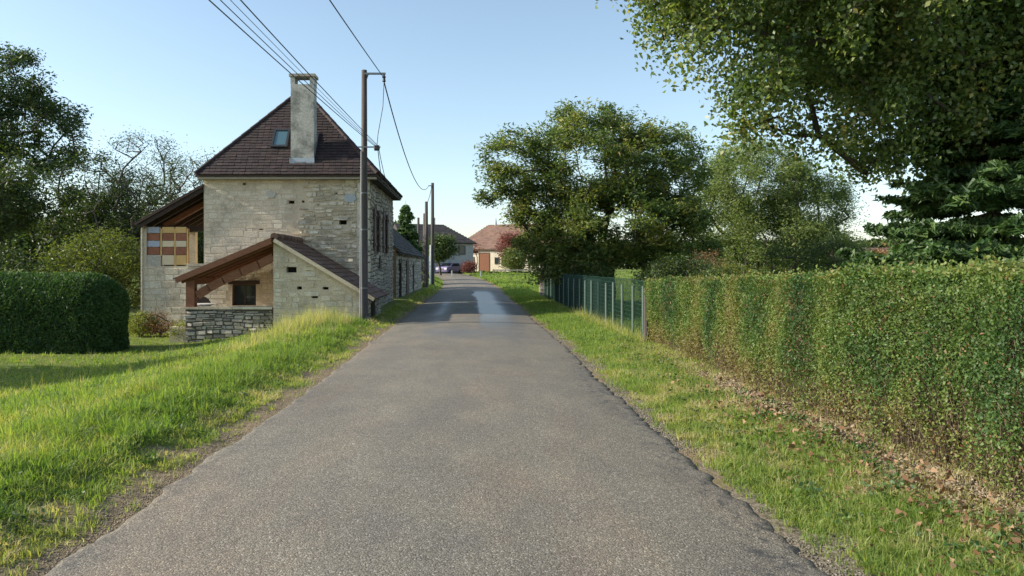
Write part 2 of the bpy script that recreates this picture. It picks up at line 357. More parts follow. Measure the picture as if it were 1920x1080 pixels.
# ------------------------------------------------------------------ masonry and tiling tools
def wall_mb(O, u, nrm, u0, u1, v0, top, holes=(), depth=.35, hdepth=.25, breaks=()):
    """Face of a wall in the plane through O with horizontal dir u and outward normal nrm; top(u) gives its height; holes (ua,ub,va,vb)."""
    O = np.array(O, float); u = np.array(u, float); nrm = np.array(nrm, float); up = np.array((0,0,1.))
    pt = lambda a, v, d=0: O+u*a+up*v-nrm*d
    mb = MB(); cuts = sorted({u0, u1, *breaks, *[h[0] for h in holes], *[h[1] for h in holes]})
    for a, b in zip(cuts[:-1], cuts[1:]):
        hs = sorted([h for h in holes if h[0] <= a+1e-6 and h[1] >= b-1e-6], key=lambda h: h[2])
        cur = v0
        for h in hs:
            mb.add([pt(a,cur), pt(b,cur), pt(b,h[2]), pt(a,h[2])], [(0,1,2,3)]); cur = h[3]
        mb.add([pt(a,cur), pt(b,cur), pt(b,top(b-1e-6)), pt(a,top(a+1e-6))], [(0,1,2,3)])
        mb.add([pt(a,v0,depth), pt(b,v0,depth), pt(b,top(b-1e-6),depth), pt(a,top(a+1e-6),depth)], [(3,2,1,0)])
        mb.add([pt(a,top(a+1e-6)), pt(b,top(b-1e-6)), pt(b,top(b-1e-6),depth), pt(a,top(a+1e-6),depth)], [(0,1,2,3)])
    for a in (u0, u1): mb.add([pt(a,v0), pt(a,v0,depth), pt(a,top(min(max(a,u0+1e-6),u1-1e-6)),depth), pt(a,top(min(max(a,u0+1e-6),u1-1e-6)))], [(0,1,2,3)])
    for (a, b, c, d) in holes:
        for q in ([(a,c),(b,c)], [(b,c),(b,d)], [(b,d),(a,d)], [(a,d),(a,c)]):
            mb.add([pt(*q[0]), pt(*q[1]), pt(*q[1],hdepth), pt(*q[0],hdepth)], [(0,1,2,3)])
    return mb
def hole_backs(O, u, nrm, holes, d=.24):
    O = np.array(O, float); u = np.array(u, float); nrm = np.array(nrm, float); mb = MB()
    for (a, b, c, e) in holes:
        mb.add([O+u*a+np.array((0,0,c))-nrm*d, O+u*b+np.array((0,0,c))-nrm*d, O+u*b+np.array((0,0,e))-nrm*d, O+u*a+np.array((0,0,e))-nrm*d], [(0,1,2,3)])
    return mb
def put_holes(O, u, nrm, holes, d=.24, par=None):
    for h in holes: hole_backs(O, u, nrm, [h], d).build('putlog_hole', M['dark'], par)
def stones(O, u, nrm, u0, u1, v0, v1, inside, hh=(.09,.17), ww=(.14,.42), proud=.02, gap=.012, rough=1.0, seed=0, tintf=None):
    """Rubble courses; returns a list of (verts, faces, tint, area)."""
    rr = random.Random(seed); out = []
    O = np.array(O, float); u = np.array(u, float); nrm = np.array(nrm, float); up = np.array((0,0,1.))
    v = v0
    while v < v1-.04:
        h = min(rr.uniform(*hh), v1-v); a = u0-rr.uniform(0, .1)
        while a < u1-.03:
            w_ = rr.uniform(*ww); a2 = min(a+w_, u1); a1 = max(a, u0)
            subs = [(v, v+h)] if rr.random() > .15*rough else [(v, v+h*.48), (v+h*.52, v+h)]
            for (c, d) in subs:
                wig = .03*sin(a*2.3+v*1.7+seed)*rough
                c_, d_ = c+wig, d+wig
                if a2-a1 > .05 and d-c > .03 and all(inside(x, y) for x in (a1+.01, a2-.01) for y in (c_+.005, d_-.005)):
                    g = gap*rr.uniform(.6, 1.6); j = lambda s=.018: rr.uniform(-s, s)*rough
                    jy = min(.018, h*.1)
                    q = [(a1+g+j(), c_+g+j(jy)), (a2-g+j(), c_+g+j(jy)), (a2-g+j(), d_-g+j(jy)), (a1+g+j(), d_-g+j(jy))]
                    # cut corners -> 8-gon when large
                    ring = []
                    for k in range(4):
                        p0 = np.array(q[k]); pn = np.array(q[(k+1)%4]); pp = np.array(q[(k-1)%4]); f = rr.uniform(.05, .2)*rough+.03
                        ring.append(p0+(pp-p0)*f*min(1, .5*(d-c)/max(.01, np.linalg.norm(pp-p0)))); ring.append(p0+(pn-p0)*f*min(1, .5*(d-c)/max(.01, np.linalg.norm(pn-p0))))
                    cen = np.mean(ring, 0); pr = proud*rr.uniform(.4, 1.3); s = 1-.012/max(.05, (d-c)/2)
                    til = rr.uniform(-.3, .3)*proud, rr.uniform(-.3, .3)*proud
                    vs = [O+u*x+up*y+nrm*(-.004) for x, y in ring]
                    for x, y in ring:
                        xx = cen[0]+(x-cen[0])*(1-.010/max(.05,(a2-a1)/2)); yy = cen[1]+(y-cen[1])*s
                        vs.append(O+u*xx+up*yy+nrm*(pr+til[0]*(1 if x > cen[0] else -1)+til[1]*(1 if y > cen[1] else -1)))
                    n = len(ring); fs = [tuple(range(n, 2*n))]+[(k, (k+1)%n, n+(k+1)%n, n+k) for k in range(n)]
                    t = rr.random()**.9 if tintf is None else tintf(.5*(a1+a2), .5*(c+d), rr.random())
                    out.append((vs, fs, t, (a2-a1)*(d-c)))
            a = a2+.0 if a2 == u1 else a+w_
        v += h
    return out
def tiles(O, u, v, nrm, vmax, interval, tw=.19, te=.125, seed=0, th=.022, jit=1.0):
    """interval(vv) -> (ua, ub) clipped width of the slope at slope-distance vv."""
    rr = random.Random(seed); out = []
    O, u, v, nrm = [np.array(x, float) for x in (O, u, v, nrm)]
    k = 0; vv = 0
    while vv < vmax-.02:
        v2 = min(vv+te, vmax); ua, ub = interval(.5*(vv+v2)); a = ua-(tw/2 if k % 2 else 0)
        while a < ub-.01:
            a1 = max(a, ua); a2 = min(a+tw, ub)
            if a2-a1 > .03:
                h0 = th*rr.uniform(.75, 1.35); h1 = .003; dv = rr.uniform(-.008, .008)*jit; g = .003; z = rr.uniform(-.004,.004)*jit
                pts = [(a1+g, vv+dv, 0), (a2-g, vv+dv, 0), (a2-g, v2+.01, 0), (a1+g, v2+.01, 0), (a1+g, vv+dv, h0+z), (a2-g, vv+dv, h0-z), (a2-g, v2+.01, h1), (a1+g, v2+.01, h1)]
                out.append(([O+u*x+v*y+nrm*z_ for x, y, z_ in pts], [(4,5,6,7), (0,1,5,4), (1,2,6,5), (3,0,4,7)], min(1, max(0, rr.gauss(.45, .22))), (a2-a1)*te))
            a += tw
        vv = v2; k += 1
    return out
def emit(pieces, name, m, parent, nmax=0, stuffname=None):
    pieces = sorted(pieces, key=lambda p: -p[3])
    for p in pieces[:nmax]:
        mesh_np(name, p[0], p[1], m, parent, p[2])
    if len(pieces) > nmax:
        mb = MB()
        for p in pieces[nmax:]: mb.add(p[0], p[1], p[2])
        o = mb.build(stuffname or name+'s', m, parent); tag(o, kind='stuff')
def nrmz(a): a = np.array(a, float); return a/np.linalg.norm(a)
def slope_tris(corners, name, m, parent, th=.08):
    """a thick roof deck from a planar polygon (list of points), extruded downwards"""
    n = len(corners); up = [np.array(c, float) for c in corners]; dn = [c-np.array((0,0,th)) for c in up]
    mb = MB(); mb.add(up+dn, [tuple(range(n)), tuple(range(2*n-1, n-1, -1))]+[(k, (k+1)%n, n+(k+1)%n, n+k) for k in range(n)])
    return mb.build(name, m, parent)
def window(parent, x0, x1, y, z0, z1, face='front', fr=.05, bars=1, name='window'):
    """window in a wall facing -Y (front) or +X (side); y is the plane coordinate"""
    mb = MB(); pb = MB()
    def bx(mbx, a0, a1, d0, d1, c0, c1):
        if face == 'front': mbx.box(a0, a1, y+d0, y+d1, c0, c1)
        else: mbx.box(y-d1, y-d0, a0, a1, c0, c1)
    bx(mb, x0, x0+fr, 0, .06, z0, z1); bx(mb, x1-fr, x1, 0, .06, z0, z1); bx(mb, x0+fr, x1-fr, 0, .06, z0, z0+fr); bx(mb, x0+fr, x1-fr, 0, .06, z1-fr, z1)
    for k in range(bars):
        xm = x0+(x1-x0)*(k+1)/(bars+1); bx(mb, xm-fr*.45, xm+fr*.45, .005, .055, z0+fr, z1-fr)
    o = mb.build(name, M['frame'], parent)
    xsn = [x0+(x1-x0)*k/(bars+1) for k in range(bars+2)]
    for a, b in zip(xsn[:-1], xsn[1:]):
        pb = MB(); bx(pb, a+.02, b-.02, .03, .04, z0+.02, z1-.02); pb.build('pane', M['glass'], o)
    return o

# ------------------------------------------------------------------ stone farmhouse
XL, XR, YF, YB = -8.62, -3.34, 24.0, 31.5
house = empty('stone_farmhouse', (-5.98, 24, 0), 'tall limestone farmhouse with steep dark tiled roof, grey chimney and timber porch', 'house')
EV = 4.56
def ph(px0, px1, py0, py1, Y): a = P(px0, py1, Y); b = P(px1, py0, Y); return (a[0], b[0], a[2], b[2])
holes = [ph(435,480,533,573,24), ph(541,552,376,382,24), ph(636,650,413,421,24), ph(486,493,425,431,24), ph(566,571,376,380,24), ph(629,633,361,364,24), ph(455,461,343,347,24), ph(498,504,438,441,24)]
wall = wall_mb((0,YF,0), (1,0,0), (0,-1,0), XL, XR, -.8, lambda a: EV-.02, holes).build('wall', M['mortar'], house)
put_holes((0,YF,0), (1,0,0), (0,-1,0), holes, par=wall)
def outside(hs, m=.02): return lambda x, y: not any(h[0]-m < x < h[1]+m and h[2]-m < y < h[3]+m for h in hs)
oh = outside(holes)
# coursed smooth stones at left, rough exposed rubble at right
bound = lambda y: -5.55+.28*sin(y*2.1)+.35*sin(y*.9+1)
left = stones((0,YF,0), (1,0,0), (0,-1,0), XL+.02, -4.9, -.6, EV-.14, lambda x, y: oh(x, y) and x < bound(y), (.10,.21), (.16,.52), .007, .006, .9, 3, lambda x, y, r: .48+.38*r)
right = stones((0,YF,0), (1,0,0), (0,-1,0), -6.2, XR-.35, -.4, EV-.12, lambda x, y: oh(x, y) and x > bound(y), (.08,.17), (.12,.40), .042, .018, 1.25, 5, lambda x, y, r: .15+.85*r)
quo = stones((0,YF,0), (1,0,0), (0,-1,0), XR-.36, XR+.0, -.4, EV-.1, lambda x, y: True, (.22,.34), (.26,.36), .028, .008, .5, 6, lambda x, y, r: .55+.4*r)
emit(left+right+quo, 'stone', M['stone'], wall, 300)
mw = MB()
for (a, b, dz) in [(-8.2,-7.6,1), (-5.2,-4.9,.3)]: pass
# pale repair patches
for (px, py, rx, rz, mm) in [(657,372,.26,.17,'zinc'), (509,365,.16,.13,'chimney')]:
    c = P(px, py, YF); mb = MB(); n = 12; ring = []
    for k in range(n):
        r = 1+.28*random.uniform(-1, 1); ring.append((c[0]+rx*r*cos(2*pi*k/n), c[2]+rz*r*sin(2*pi*k/n)))
    vs = [(x, YF-.0, z) for x, z in ring]+[(c[0]+(x-c[0])*.9, YF-.042, c[2]+(z-c[2])*.9) for x, z in ring]
    mb.add(vs, [tuple(range(n, 2*n))]+[(k, (k+1)%n, n+(k+1)%n, n+k) for k in range(n)]); mb.build('mortar_patch', M[mm], wall)
window(house, *holes[0][:2], YF+.10, *holes[0][2:], bars=1)
mb = MB(); h = holes[0]; mb.box(h[0]-.12, h[1]+.12, YF-.035, YF+.1, h[3]+.002, h[3]+.12, .8); mb.build('lintel', M['wood_dark'], house)
mb = MB(); h = holes[2]; mb.box(h[0]-.18, h[1]+.05, YF-.05, YF+.1, h[3]+.003, h[3]+.07, .9); mb.build('lintel_stone', M['stone'], house)
# side wall to the road
sh = [(24.55,24.78,2.45,2.75)]
def pside(px): return XR*F/(px-CX)       # depth where the side wall shows at px
hs = [(25.55, 26.35, 2.15, 3.55), (28.1, 28.95, 2.15, 3.6), (26.6, 27.15, 1.55, 1.95)]
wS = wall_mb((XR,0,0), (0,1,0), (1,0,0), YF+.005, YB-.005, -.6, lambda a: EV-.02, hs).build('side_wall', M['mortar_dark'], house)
hole_backs((XR,0,0), (0,1,0), (1,0,0), hs).build('dark_recess', M['dark'], wS)
ohs = outside(hs, .03)
side = stones((XR,0,0), (0,1,0), (1,0,0), YF+.36, YB, -.5, EV-.12, ohs, (.10,.19), (.16,.5), .03, .012, 1.1, 15, lambda x, y, r: .2+.8*r)
qs = stones((XR,0,0), (0,1,0), (1,0,0), YF-.02, YF+.36, -.4, EV-.1, lambda x, y: True, (.22,.34), (.3,.36), .03, .008, .5, 16, lambda x, y, r: .6+.4*r)
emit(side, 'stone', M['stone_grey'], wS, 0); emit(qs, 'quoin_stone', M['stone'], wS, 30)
for (a, b, c, d) in hs[:2]:
    window(house, a, b, XR-.12, c, d, 'side')
    for y0, y1 in ((a-.46, a-.03), (b+.03, b+.46)):
        mb = MB(); mb.box(XR+.035, XR+.075, y0, y1, c-.02, d+.02, random.random())
        for zz in (c+.2, d-.2): mb.box(XR+.075, XR+.10, y0+.02, y1-.02, zz-.04, zz+.04, .3)
        mb.build('shutter', M['shutter'], house)
mb = MB(); mb.box(XR+.03, XR+.06, 29.75, 29.83, .8, 3.9, .4); mb.build('downpipe', M['zinc'], house)
wB = wall_mb((0,YB,0), (-1,0,0), (0,1,0), -XR+.005, -XL-.005, -.6, lambda a: EV-.024).build('rear_wall', M['mortar'], house)
wL = wall_mb((XL,0,0), (0,-1,0), (-1,0,0), -YB+.005, -YF-.006, -.8, lambda a: EV-.028).build('far_side_wall', M['mortar'], house)

# steep hipped roof
A = np.array((XL-.16, YF-.30, EV)); B = np.array((XR+.34, YF-.30, EV)); C_ = np.array((XR+.34, YB+.3, EV)); D = np.array((XL-.16, YB+.3, EV))
FR = np.array((-5.90, 26.0, 7.78)); RR = np.array((-5.90, 29.4, 7.78))
mb = MB(); dn = np.array((0,0,-.10))
mb.add([A,B,C_,D,FR,RR, A+dn,B+dn,C_+dn,D+dn], [(0,1,4),(1,2,5,4),(2,3,5),(3,0,4,5),(0,6,7,1),(1,7,8,2),(2,8,9,3),(3,9,6,0),(6,9,8,7)])
roof = mb.build('roof', M['wood_dark'], house)
def slope(P0, P1, Q0, Q1, name, m, parent, seed, tw=.19, te=.125, nmax=0, lift=.012, kick=0):
    """eave P0->P1, top Q0->Q1 (may coincide)"""
    P0, P1, Q0, Q1 = [np.array(x, float) for x in (P0, P1, Q0, Q1)]
    u = nrmz(P1-P0); n = nrmz(np.cross(u, Q0-P0)); n = n if n[2] > 0 else -n; v = np.cross(n, u)
    v = v if v[2] > 0 else -v
    l0, l1 = (Q0-P0)@u, (Q1-P0)@u; W = (P1-P0)@u; vm = (Q0-P0)@v
    f = lambda s: (l0*s/vm, W+(l1-W)*s/vm)
    emit(tiles(P0+n*lift-v*.05, u, v, n, vm+.05, f, tw, te, seed), name, m, parent, nmax)
    return u, v, n
uF, vF, nF = slope(A, B, FR, FR, 'roof_tile', M['tile'], roof, 1)
slope(B, C_, FR, RR, 'roof_tile', M['tile'], roof, 2)
slope(C_, D, RR, RR, 'roof_tile', M['tile'], roof, 3)
slope(D, A, RR, FR, 'roof_tile', M['tile'], roof, 4)
def ridge(p, q, m, parent, r=.085, step=.38, name='ridge_tile'):
    p = np.array(p, float); q = np.array(q, float); n = max(1, int(np.linalg.norm(q-p)/step))
    for k in range(n):
        a = p+(q-p)*k/n; b = p+(q-p)*(k+1.04)/n; mb = MB(); mb.tube([a, b], [r*1.08, r*.92], 8, random.random()); mb.build(name, m, parent)
for p, q in ((A,FR),(B,FR),(FR,RR),(C_,RR),(D,RR)): ridge(p+np.array((0,0,.0)), q+np.array((0,0,.0)), M['tile'], roof, .07)
mb = MB(); mb.box(A[0]+.05, B[0]-.05, YF-.26, YF-.02, EV-.17, EV-.103); mb.build('fascia', M['fascia'], house)
mb = MB(); mb.box(XR+.02, B[0]-.03, YF-.02, YB+.2, EV-.16, EV-.103); mb.build('fascia', M['wood_dark'], house)
# chimney: a shaft with an open slot under its cap slab
cx0, cx1, cy0, cy1 = -5.82, -5.08, 23.97, 24.42
mb = MB(); mb.box(cx0, cx1, cy0, cy1, 4.6, 7.46, .5); ch = mb.build('chimney', M['chimney'], house)
mb = MB(); mb.box(cx0-.05, cx1+.05, cy0-.05, cy1+.05, 7.705, 7.79); mb.build('chimney_cap', M['stone_grey'], ch)
for (a, b) in ((cx0-.01, cx0+.13), (cx1-.13, cx1+.01)):
    mb = MB(); mb.box(a, b, cy0+.005, cy1-.005, 7.46, 7.704); mb.build('cap_pier', M['chimney'], ch)
mb = MB(); zb = 4.93; mb.add([(cx0-.03,23.93,zb-.02),(cx1+.03,23.93,zb-.02),(cx1+.03,23.955,zb+.16),(cx0-.03,23.955,zb+.16)], [(0,1,2,3)])
for x in (cx0-.012, cx1+.012):
    mb.add([(x,23.93,zb-.02),(x,24.7,zb+1.03),(x,24.7,zb+1.17),(x,23.93,zb+.16)], [(0,1,2,3)])
mb.build('flashing', M['zinc'], ch)
# skylight
sc = np.array((-6.28, 24.40, 4.56+1.388*(24.40-23.70)))
mb = MB(); fr = MB()
q = lambda a, b, d: sc+uF*a+vF*b+nF*d
def obox(mbx, a0, a1, b0, b1, d0, d1):
    mbx.add([q(a0,b0,d0),q(a1,b0,d0),q(a1,b1,d0),q(a0,b1,d0),q(a0,b0,d1),q(a1,b0,d1),q(a1,b1,d1),q(a0,b1,d1)], [(0,3,2,1),(4,5,6,7),(0,1,5,4),(1,2,6,5),(2,3,7,6),(3,0,4,7)])
for a0, a1, b0, b1 in ((-.27,-.20,-.10,.72),(.20,.27,-.10,.72),(-.20,.20,-.10,-.02),(-.20,.20,.64,.72)): obox(fr, a0, a1, b0, b1, .01, .10)
sk = fr.build('skylight', plain('skylight_frame', (.02,.024,.028), .5), house); obox(mb, -.20, .20, -.02, .64, .05, .07); mb.build('pane', M['skyglass'], sk)

# porch in front: half-gabled timber roof, sloping stone wall, low wall
YP = 20.9
AP = np.array((-5.50, YP, 2.46))                  # apex at the front
zr = lambda x: 2.36-(x+5.55)*(1.56/2.62)          # underside of the right slope
pw_holes = [ph(537,556,498,511,YP), ph(573,583,500,508,YP), ph(557,566,537,543,YP), ph(584,596,553,559,YP), ph(605,616,538,543,YP)]
XPL, XPR = -5.56, -2.93
pw = wall_mb((0,YP,0), (1,0,0), (0,-1,0), XPL, XPR, -.6, lambda a: zr(a)-.06, pw_holes, breaks=(-4.5,-3.5)).build('porch_wall', M['mortar'], house)
put_holes((0,YP,0), (1,0,0), (0,-1,0), pw_holes, .2, par=pw)
op = outside(pw_holes)
ps = stones((0,YP,0), (1,0,0), (0,-1,0), XPL, XPR, -.45, 2.4, lambda x, y: op(x, y) and y < zr(x)-.09, (.09,.20), (.16,.5), .016, .008, .8, 22, lambda x, y, r: .35+.6*r)
emit(ps, 'stone', M['stone'], pw, 260)
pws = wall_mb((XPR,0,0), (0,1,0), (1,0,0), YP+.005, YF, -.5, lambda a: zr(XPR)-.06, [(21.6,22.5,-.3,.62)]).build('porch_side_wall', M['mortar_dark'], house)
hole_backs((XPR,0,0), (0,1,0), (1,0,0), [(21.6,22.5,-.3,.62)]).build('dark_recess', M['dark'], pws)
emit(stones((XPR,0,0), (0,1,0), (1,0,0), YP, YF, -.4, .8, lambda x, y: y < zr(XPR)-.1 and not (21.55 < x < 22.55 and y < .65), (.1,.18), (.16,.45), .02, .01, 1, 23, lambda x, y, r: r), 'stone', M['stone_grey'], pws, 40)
# right slope
y0, y1 = YP-.16, YF-.035
e0 = np.array((-2.72, y0, zr(-2.72)+.06)); e1 = np.array((-2.72, y1, zr(-2.72)+.06)); t0 = np.array((-5.50, y0, zr(-5.50)+.06)); t1 = np.array((-5.50, y1, zr(-5.50)+.06))
pr = slope_tris([e0, e1, t1, t0], 'porch_roof', M['wood_dark'], house, .06)
slope(e0, e1, t0, t1, 'roof_tile', M['tile_red'], pr, 7, .21, .23, 300, .012)
mb = MB(); mb.bar(e0+np.array((0,.02,-.05)), t0+np.array((0,.02,-.05)), .10, .10); mb.build('verge_mortar', M['mortar'], house)
# left slope (shallower), timber underneath
zl = lambda x: 2.40-( -5.50-x)*(1.13/2.72)
l0 = np.array((-8.25, y0, zl(-8.25))); l1 = np.array((-8.25, y1, zl(-8.25))); m0 = np.array((-5.50, y0, zl(-5.50)+.02)); m1 = np.array((-5.50, y1, zl(-5.50)+.02))
pl = slope_tris([l0, m0, m1, l1], 'porch_roof', M['wood_red'], house, .05)
slope(l1, l0, m1, m0, 'roof_tile', M['tile_red'], pl, 8, .21, .23, 0, .012)
ridge(t0+np.array((0,0,.05)), t1+np.array((0,0,.05)), M['tile_red'], house, .10)
for k, yy in enumerate(np.linspace(YP+.05, YF-.1, 6)):
    mb = MB(); mb.bar((-8.15, yy, zl(-8.15)-.11), (-5.55, yy, zl(-5.55)-.11), .09, .13, random.random()); mb.build('rafter', M['wood_red'], house)
mb = MB(); mb.bar((-8.22, y0-.02, zl(-8.22)-.05), (-5.58, y0-.02, zl(-5.58)-.05), .03, .16, .2); mb.build('barge_board', M['wood_red'], house)
mb = MB()                                        # curved brace beam from post to wall
pts = [(-7.72, .80), (-7.4, 1.00), (-7.0, 1.22), (-6.5, 1.44), (-6.0, 1.66), (-5.6, 1.86)]
for (a, b), (c, d) in zip(pts[:-1], pts[1:]): mb.bar((a, YP+.12, b), (c+.02, YP+.12, d+.01), .16, .22, .7)
mb.build('brace_beam', M['wood_red'], house)
mb = MB(); mb.box(-8.02, -7.78, YP+.02, YP+.24, .46, zl(-7.9)-.18, .5); mb.build('porch_post', M['wood_red'], house)
mb = MB(); mb.bar((-7.9, YP+.1, zl(-7.9)-.22), (-7.9, YF-.05, zl(-7.9)-.22), .18, .18, .4); mb.build('purlin', M['wood_red'], house)
lw = MB(); lw.box(-8.02, XPL-.02, YP+.02, YP+.34, -.9, .405); lwo = lw.build('low_wall', M['mortar_dark'], house)
emit(stones((0,YP+.02,0), (1,0,0), (0,-1,0), -8.04, XPL-.03, -.6, .39, lambda x, y: True, (.06,.13), (.10,.36), .035, .010, 1.2, 31, lambda x, y, r: r), 'stone', M['stone_grey'], lwo, 120)
xx = -8.08
while xx < XPL-.1:
    ww = min(random.uniform(.4, .7), XPL-.03-xx); mb = MB(); mb.box(xx, xx+ww-.008, YP-.04, YP+.40, .408, .47+random.uniform(-.006,.006), random.random()); mb.build('coping_stone', M['stone'], lwo); xx += ww
fl = MB(); fl.box(-8.6, XPL+.1, YP+.36, YF-.01, -.9, -.12); fl.build('porch_floor', M['mortar'], house)
# covered terrace at the left
YT = 24.25
XT0 = P(268, 0, YT)[0]; XT1 = XL-.02
zt = lambda a: 2.80 if a < P(350,0,YT)[0] else 1.80
th_ = []
xb = P(350,0,YT)[0]
tw_ = wall_mb((0,YT,0), (1,0,0), (0,-1,0), XT0, XT1, -1.0, lambda a: 1.62 if a > P(275,0,YT)[0] else 2.84, (), .3, breaks=(P(275,0,YT)[0],)).build('terrace_wall', M['mortar'], house)
emit(stones((0,YT,0), (1,0,0), (0,-1,0), XT0, XT1, -.8, 1.6, lambda x, y: y < 1.6, (.14,.24), (.22,.6), .012, .006, .5, 41, lambda x, y, r: .5+.4*r), 'stone', M['stone'], tw_, 120)
mb = MB(); mb.box(xb, XT1, YT-.03, YT+.3, 1.623, 1.70); mb.build('sill_stone', M['stone'], house)
mb = MB(); mb.box(XT0-.05, XT0-.002, YT-.05, YT+.28, -.8, 2.90); mb.build('sunlit_edge_strip', M['far_cream'], house)  # pale strip on the wall's left edge, sunlight put into its colour
cols = [(275,300), (303,327), (328,350)]
rows = [(425,437),(437,451),(451,463),(463,478),(478,497)]
pal = [['blue_brick','rust','blue_brick','rust',None], ['yellow_brick','rust','cream_brick','rust','cream_brick'], ['yellow_brick','rust','cream_brick','rust','yellow_brick']]
scr = MB(); 
for px in (301.5, 327.5, 350.8): a = P(px-1.2,0,YT)[0]; b = P(px+1.2,0,YT)[0]; scr.box(a, b, YT+.02, YT+.14, 1.62 if px > 310 else 1.95, 2.84)
sco = scr.build('claustra_screen', M['yellow_brick'], house)
for ci, (a, b) in enumerate(cols):
    for ri, (c, d) in enumerate(rows):
        if pal[ci][ri] is None: continue
        x0_, x1_, z0_, z1_ = ph(a, b, c, d, YT); z0_ = max(z0_, 1.625)
        mb = MB(); mb.box(x0_+.004, x1_-.03, YT+.03+random.uniform(0,.01), YT+.13, z0_+.008, z1_-.008); mb.build('screen_block', M[pal[ci][ri]], sco)
mb = MB(); mb.box(P(275,0,YT)[0], P(301,0,YT)[0], YT+.01, YT+.28, 1.622, ph(275,300,463,478,YT)[2]-.004); mb.build('terrace_pier', M['render'], house)
r0 = np.array((XT0-.12, YT-.35, 2.98)); r1 = np.array((XT0-.12, YT+4.2, 2.98)); r2 = np.array((XL-.005, YT+4.2, 4.22)); r3 = np.array((XL-.005, YT-.35, 4.22))
tr = slope_tris([r0, r3, r2, r1], 'terrace_roof', M['wood_dark'], house, .06)
slope(r1, r0, r2, r3, 'roof_tile', M['tile_red'], tr, 9, .21, .23, 0, .012)
for yy in np.linspace(YT-.25, YT+4, 8):
    mb = MB(); mb.bar((XT0, yy, 2.90), (XL-.03, yy, 4.08), .08, .12, random.random()); mb.build('rafter', M['wood_dark'], house)
mb = MB(); mb.box(XT0, XL-.03, YT+.9, YT+1.06, 2.80, 2.98, .6); mb.build('tie_beam', M['wood_dark'], house)
mb = MB(); mb.bar((XT0+.3, YT+.98, 2.98), (XL-.1, YT+.98, 3.9), .14, .16, .8); mb.build('brace_beam', M['wood_red'], house)
mb = MB(); mb.box(XT0, XT0+.25, YT+3.9, YT+4.15, -.6, 2.9); mb.build('terrace_post', M['mortar'], house)
mb = MB(); mb.box(XT0, XL-.01, YT+.31, YT+4.2, -.6, 1.3); mb.build('terrace_floor', M['mortar'], house)

# chair and table on the porch
ct = empty('porch_table', (*P(382,573,21.6)[:2], 0), 'small white topped table behind the low porch wall', 'table')
c = P(381, 572, 21.55); mb = MB(); mb.tube([(c[0],c[1],.50),(c[0],c[1],.535)], .30, 20); mb.build('table_top', M['white'], ct)
mb = MB(); mb.tube([(c[0],c[1],-.12),(c[0],c[1],.50)], .03, 8); mb.tube([(c[0],c[1],-.12),(c[0],c[1],-.09)], .18, 12); mb.build('pedestal', M['metal'], ct)
ca = empty('porch_chair', (P(376,0,22.3)[0], 22.3, 0), 'dark round backed chair standing by the porch post behind the low wall', 'chair')
c = P(376, 565, 22.3); mb = MB(); vs = []
for k in range(9):
    an = pi*k/8; vs.append((c[0]-.30*cos(an), c[1]+.02, .42+.30*sin(an)))
mb.add([*vs, *[(x, y+.05, z) for x, y, z in vs]], [tuple(range(9)), tuple(range(17, 8, -1))]+[(k, k+1, 10+k, 9+k) for k in range(8)]); mb.build('backrest', M['wood_dark'], ca)
mb = MB(); mb.box(c[0]-.28, c[0]+.28, c[1]-.45, c[1]+.02, .32, .38); mb.build('seat', M['wood_dark'], ca)
for sx in (-.25,.25):
    for sy in (-.42,.0):
        mb = MB(); mb.box(c[0]+sx-.02, c[0]+sx+.02, c[1]+sy-.02, c[1]+sy+.02, -.12, .32); mb.build('leg', M['wood_dark'], ca)

# ------------------------------------------------------------------ outbuilding behind the farmhouse
ob = empty('stone_outbuilding', (-5, 40, 0), 'low stone outbuilding with dark roof attached behind the tall farmhouse', 'outbuilding')
YO0, YO1 = 32.4, 48.5; XO = -3.30
oh_ = [(33.6,34.9,-.3,1.75), (38.4,38.9,1.0,1.5), (41.5,42.3,-.3,1.7)]
ow = wall_mb((XO,0,0), (0,1,0), (1,0,0), YO0, YO1, -.5, lambda a: 2.28, oh_).build('wall', M['mortar_dark'], ob)
hole_backs((XO,0,0), (0,1,0), (1,0,0), oh_).build('dark_doorway', M['dark'], ow)
emit(stones((XO,0,0), (0,1,0), (1,0,0), YO0, YO1, -.3, 2.25, outside(oh_), (.12,.22), (.22,.6), .03, .014, 1, 51, lambda x, y, r: .5+.5*r), 'stone', M['stone_grey'], ow, 60)
mb = MB(); mb.box(-9.7, XO-.36, YO0, YO0+.35, -.5, 2.25); mb.box(-9.7, XO-.36, YO1-.35, YO1, -.5, 2.25)
for y in (YO0+.01, YO1-.36): mb.add([(-9.7,y,2.25),(XO-.01,y,2.25),(-6.5,y,5.2),(-9.7,y+.34,2.25),(XO-.01,y+.34,2.25),(-6.5,y+.34,5.2)], [(0,1,2),(5,4,3),(0,3,4,1),(1,4,5,2),(2,5,3,0)])
mb.build('gable_wall', M['mortar'], ob)
E0 = np.array((XO+.22, YO0-.1, 2.22)); E1 = np.array((XO+.22, YO1+.2, 2.22)); T0 = np.array((-6.5, YO0-.1, 5.36)); T1 = np.array((-6.5, YO1+.2, 5.36)); G0 = np.array((-9.9, YO0-.1, 2.1)); G1 = np.array((-9.9, YO1+.2, 2.1))
r1_ = slope_tris([E0,E1,T1,T0], 'roof', M['tile_black'], ob, .08); slope_tris([T0,T1,G1,G0], 'roof', M['tile_black'], ob, .08)
slope(E0, E1, T0, T1, 'roof_tile', M['tile_black'], r1_, 12, .3, .22)
mb = MB(); mb.box(XO+.01, XO+.05, 33.55, 34.95, 1.78, 1.95); mb.build('lintel', M['wood_dark'], ob)
for k in range(5):
    mb = MB(); yy = 37.0+k*.28; mb.box(XO+.05, XO+.08, yy, yy+.2, -.2, 1.9, random.random()); mb.build('board', M['shutter'], ob)

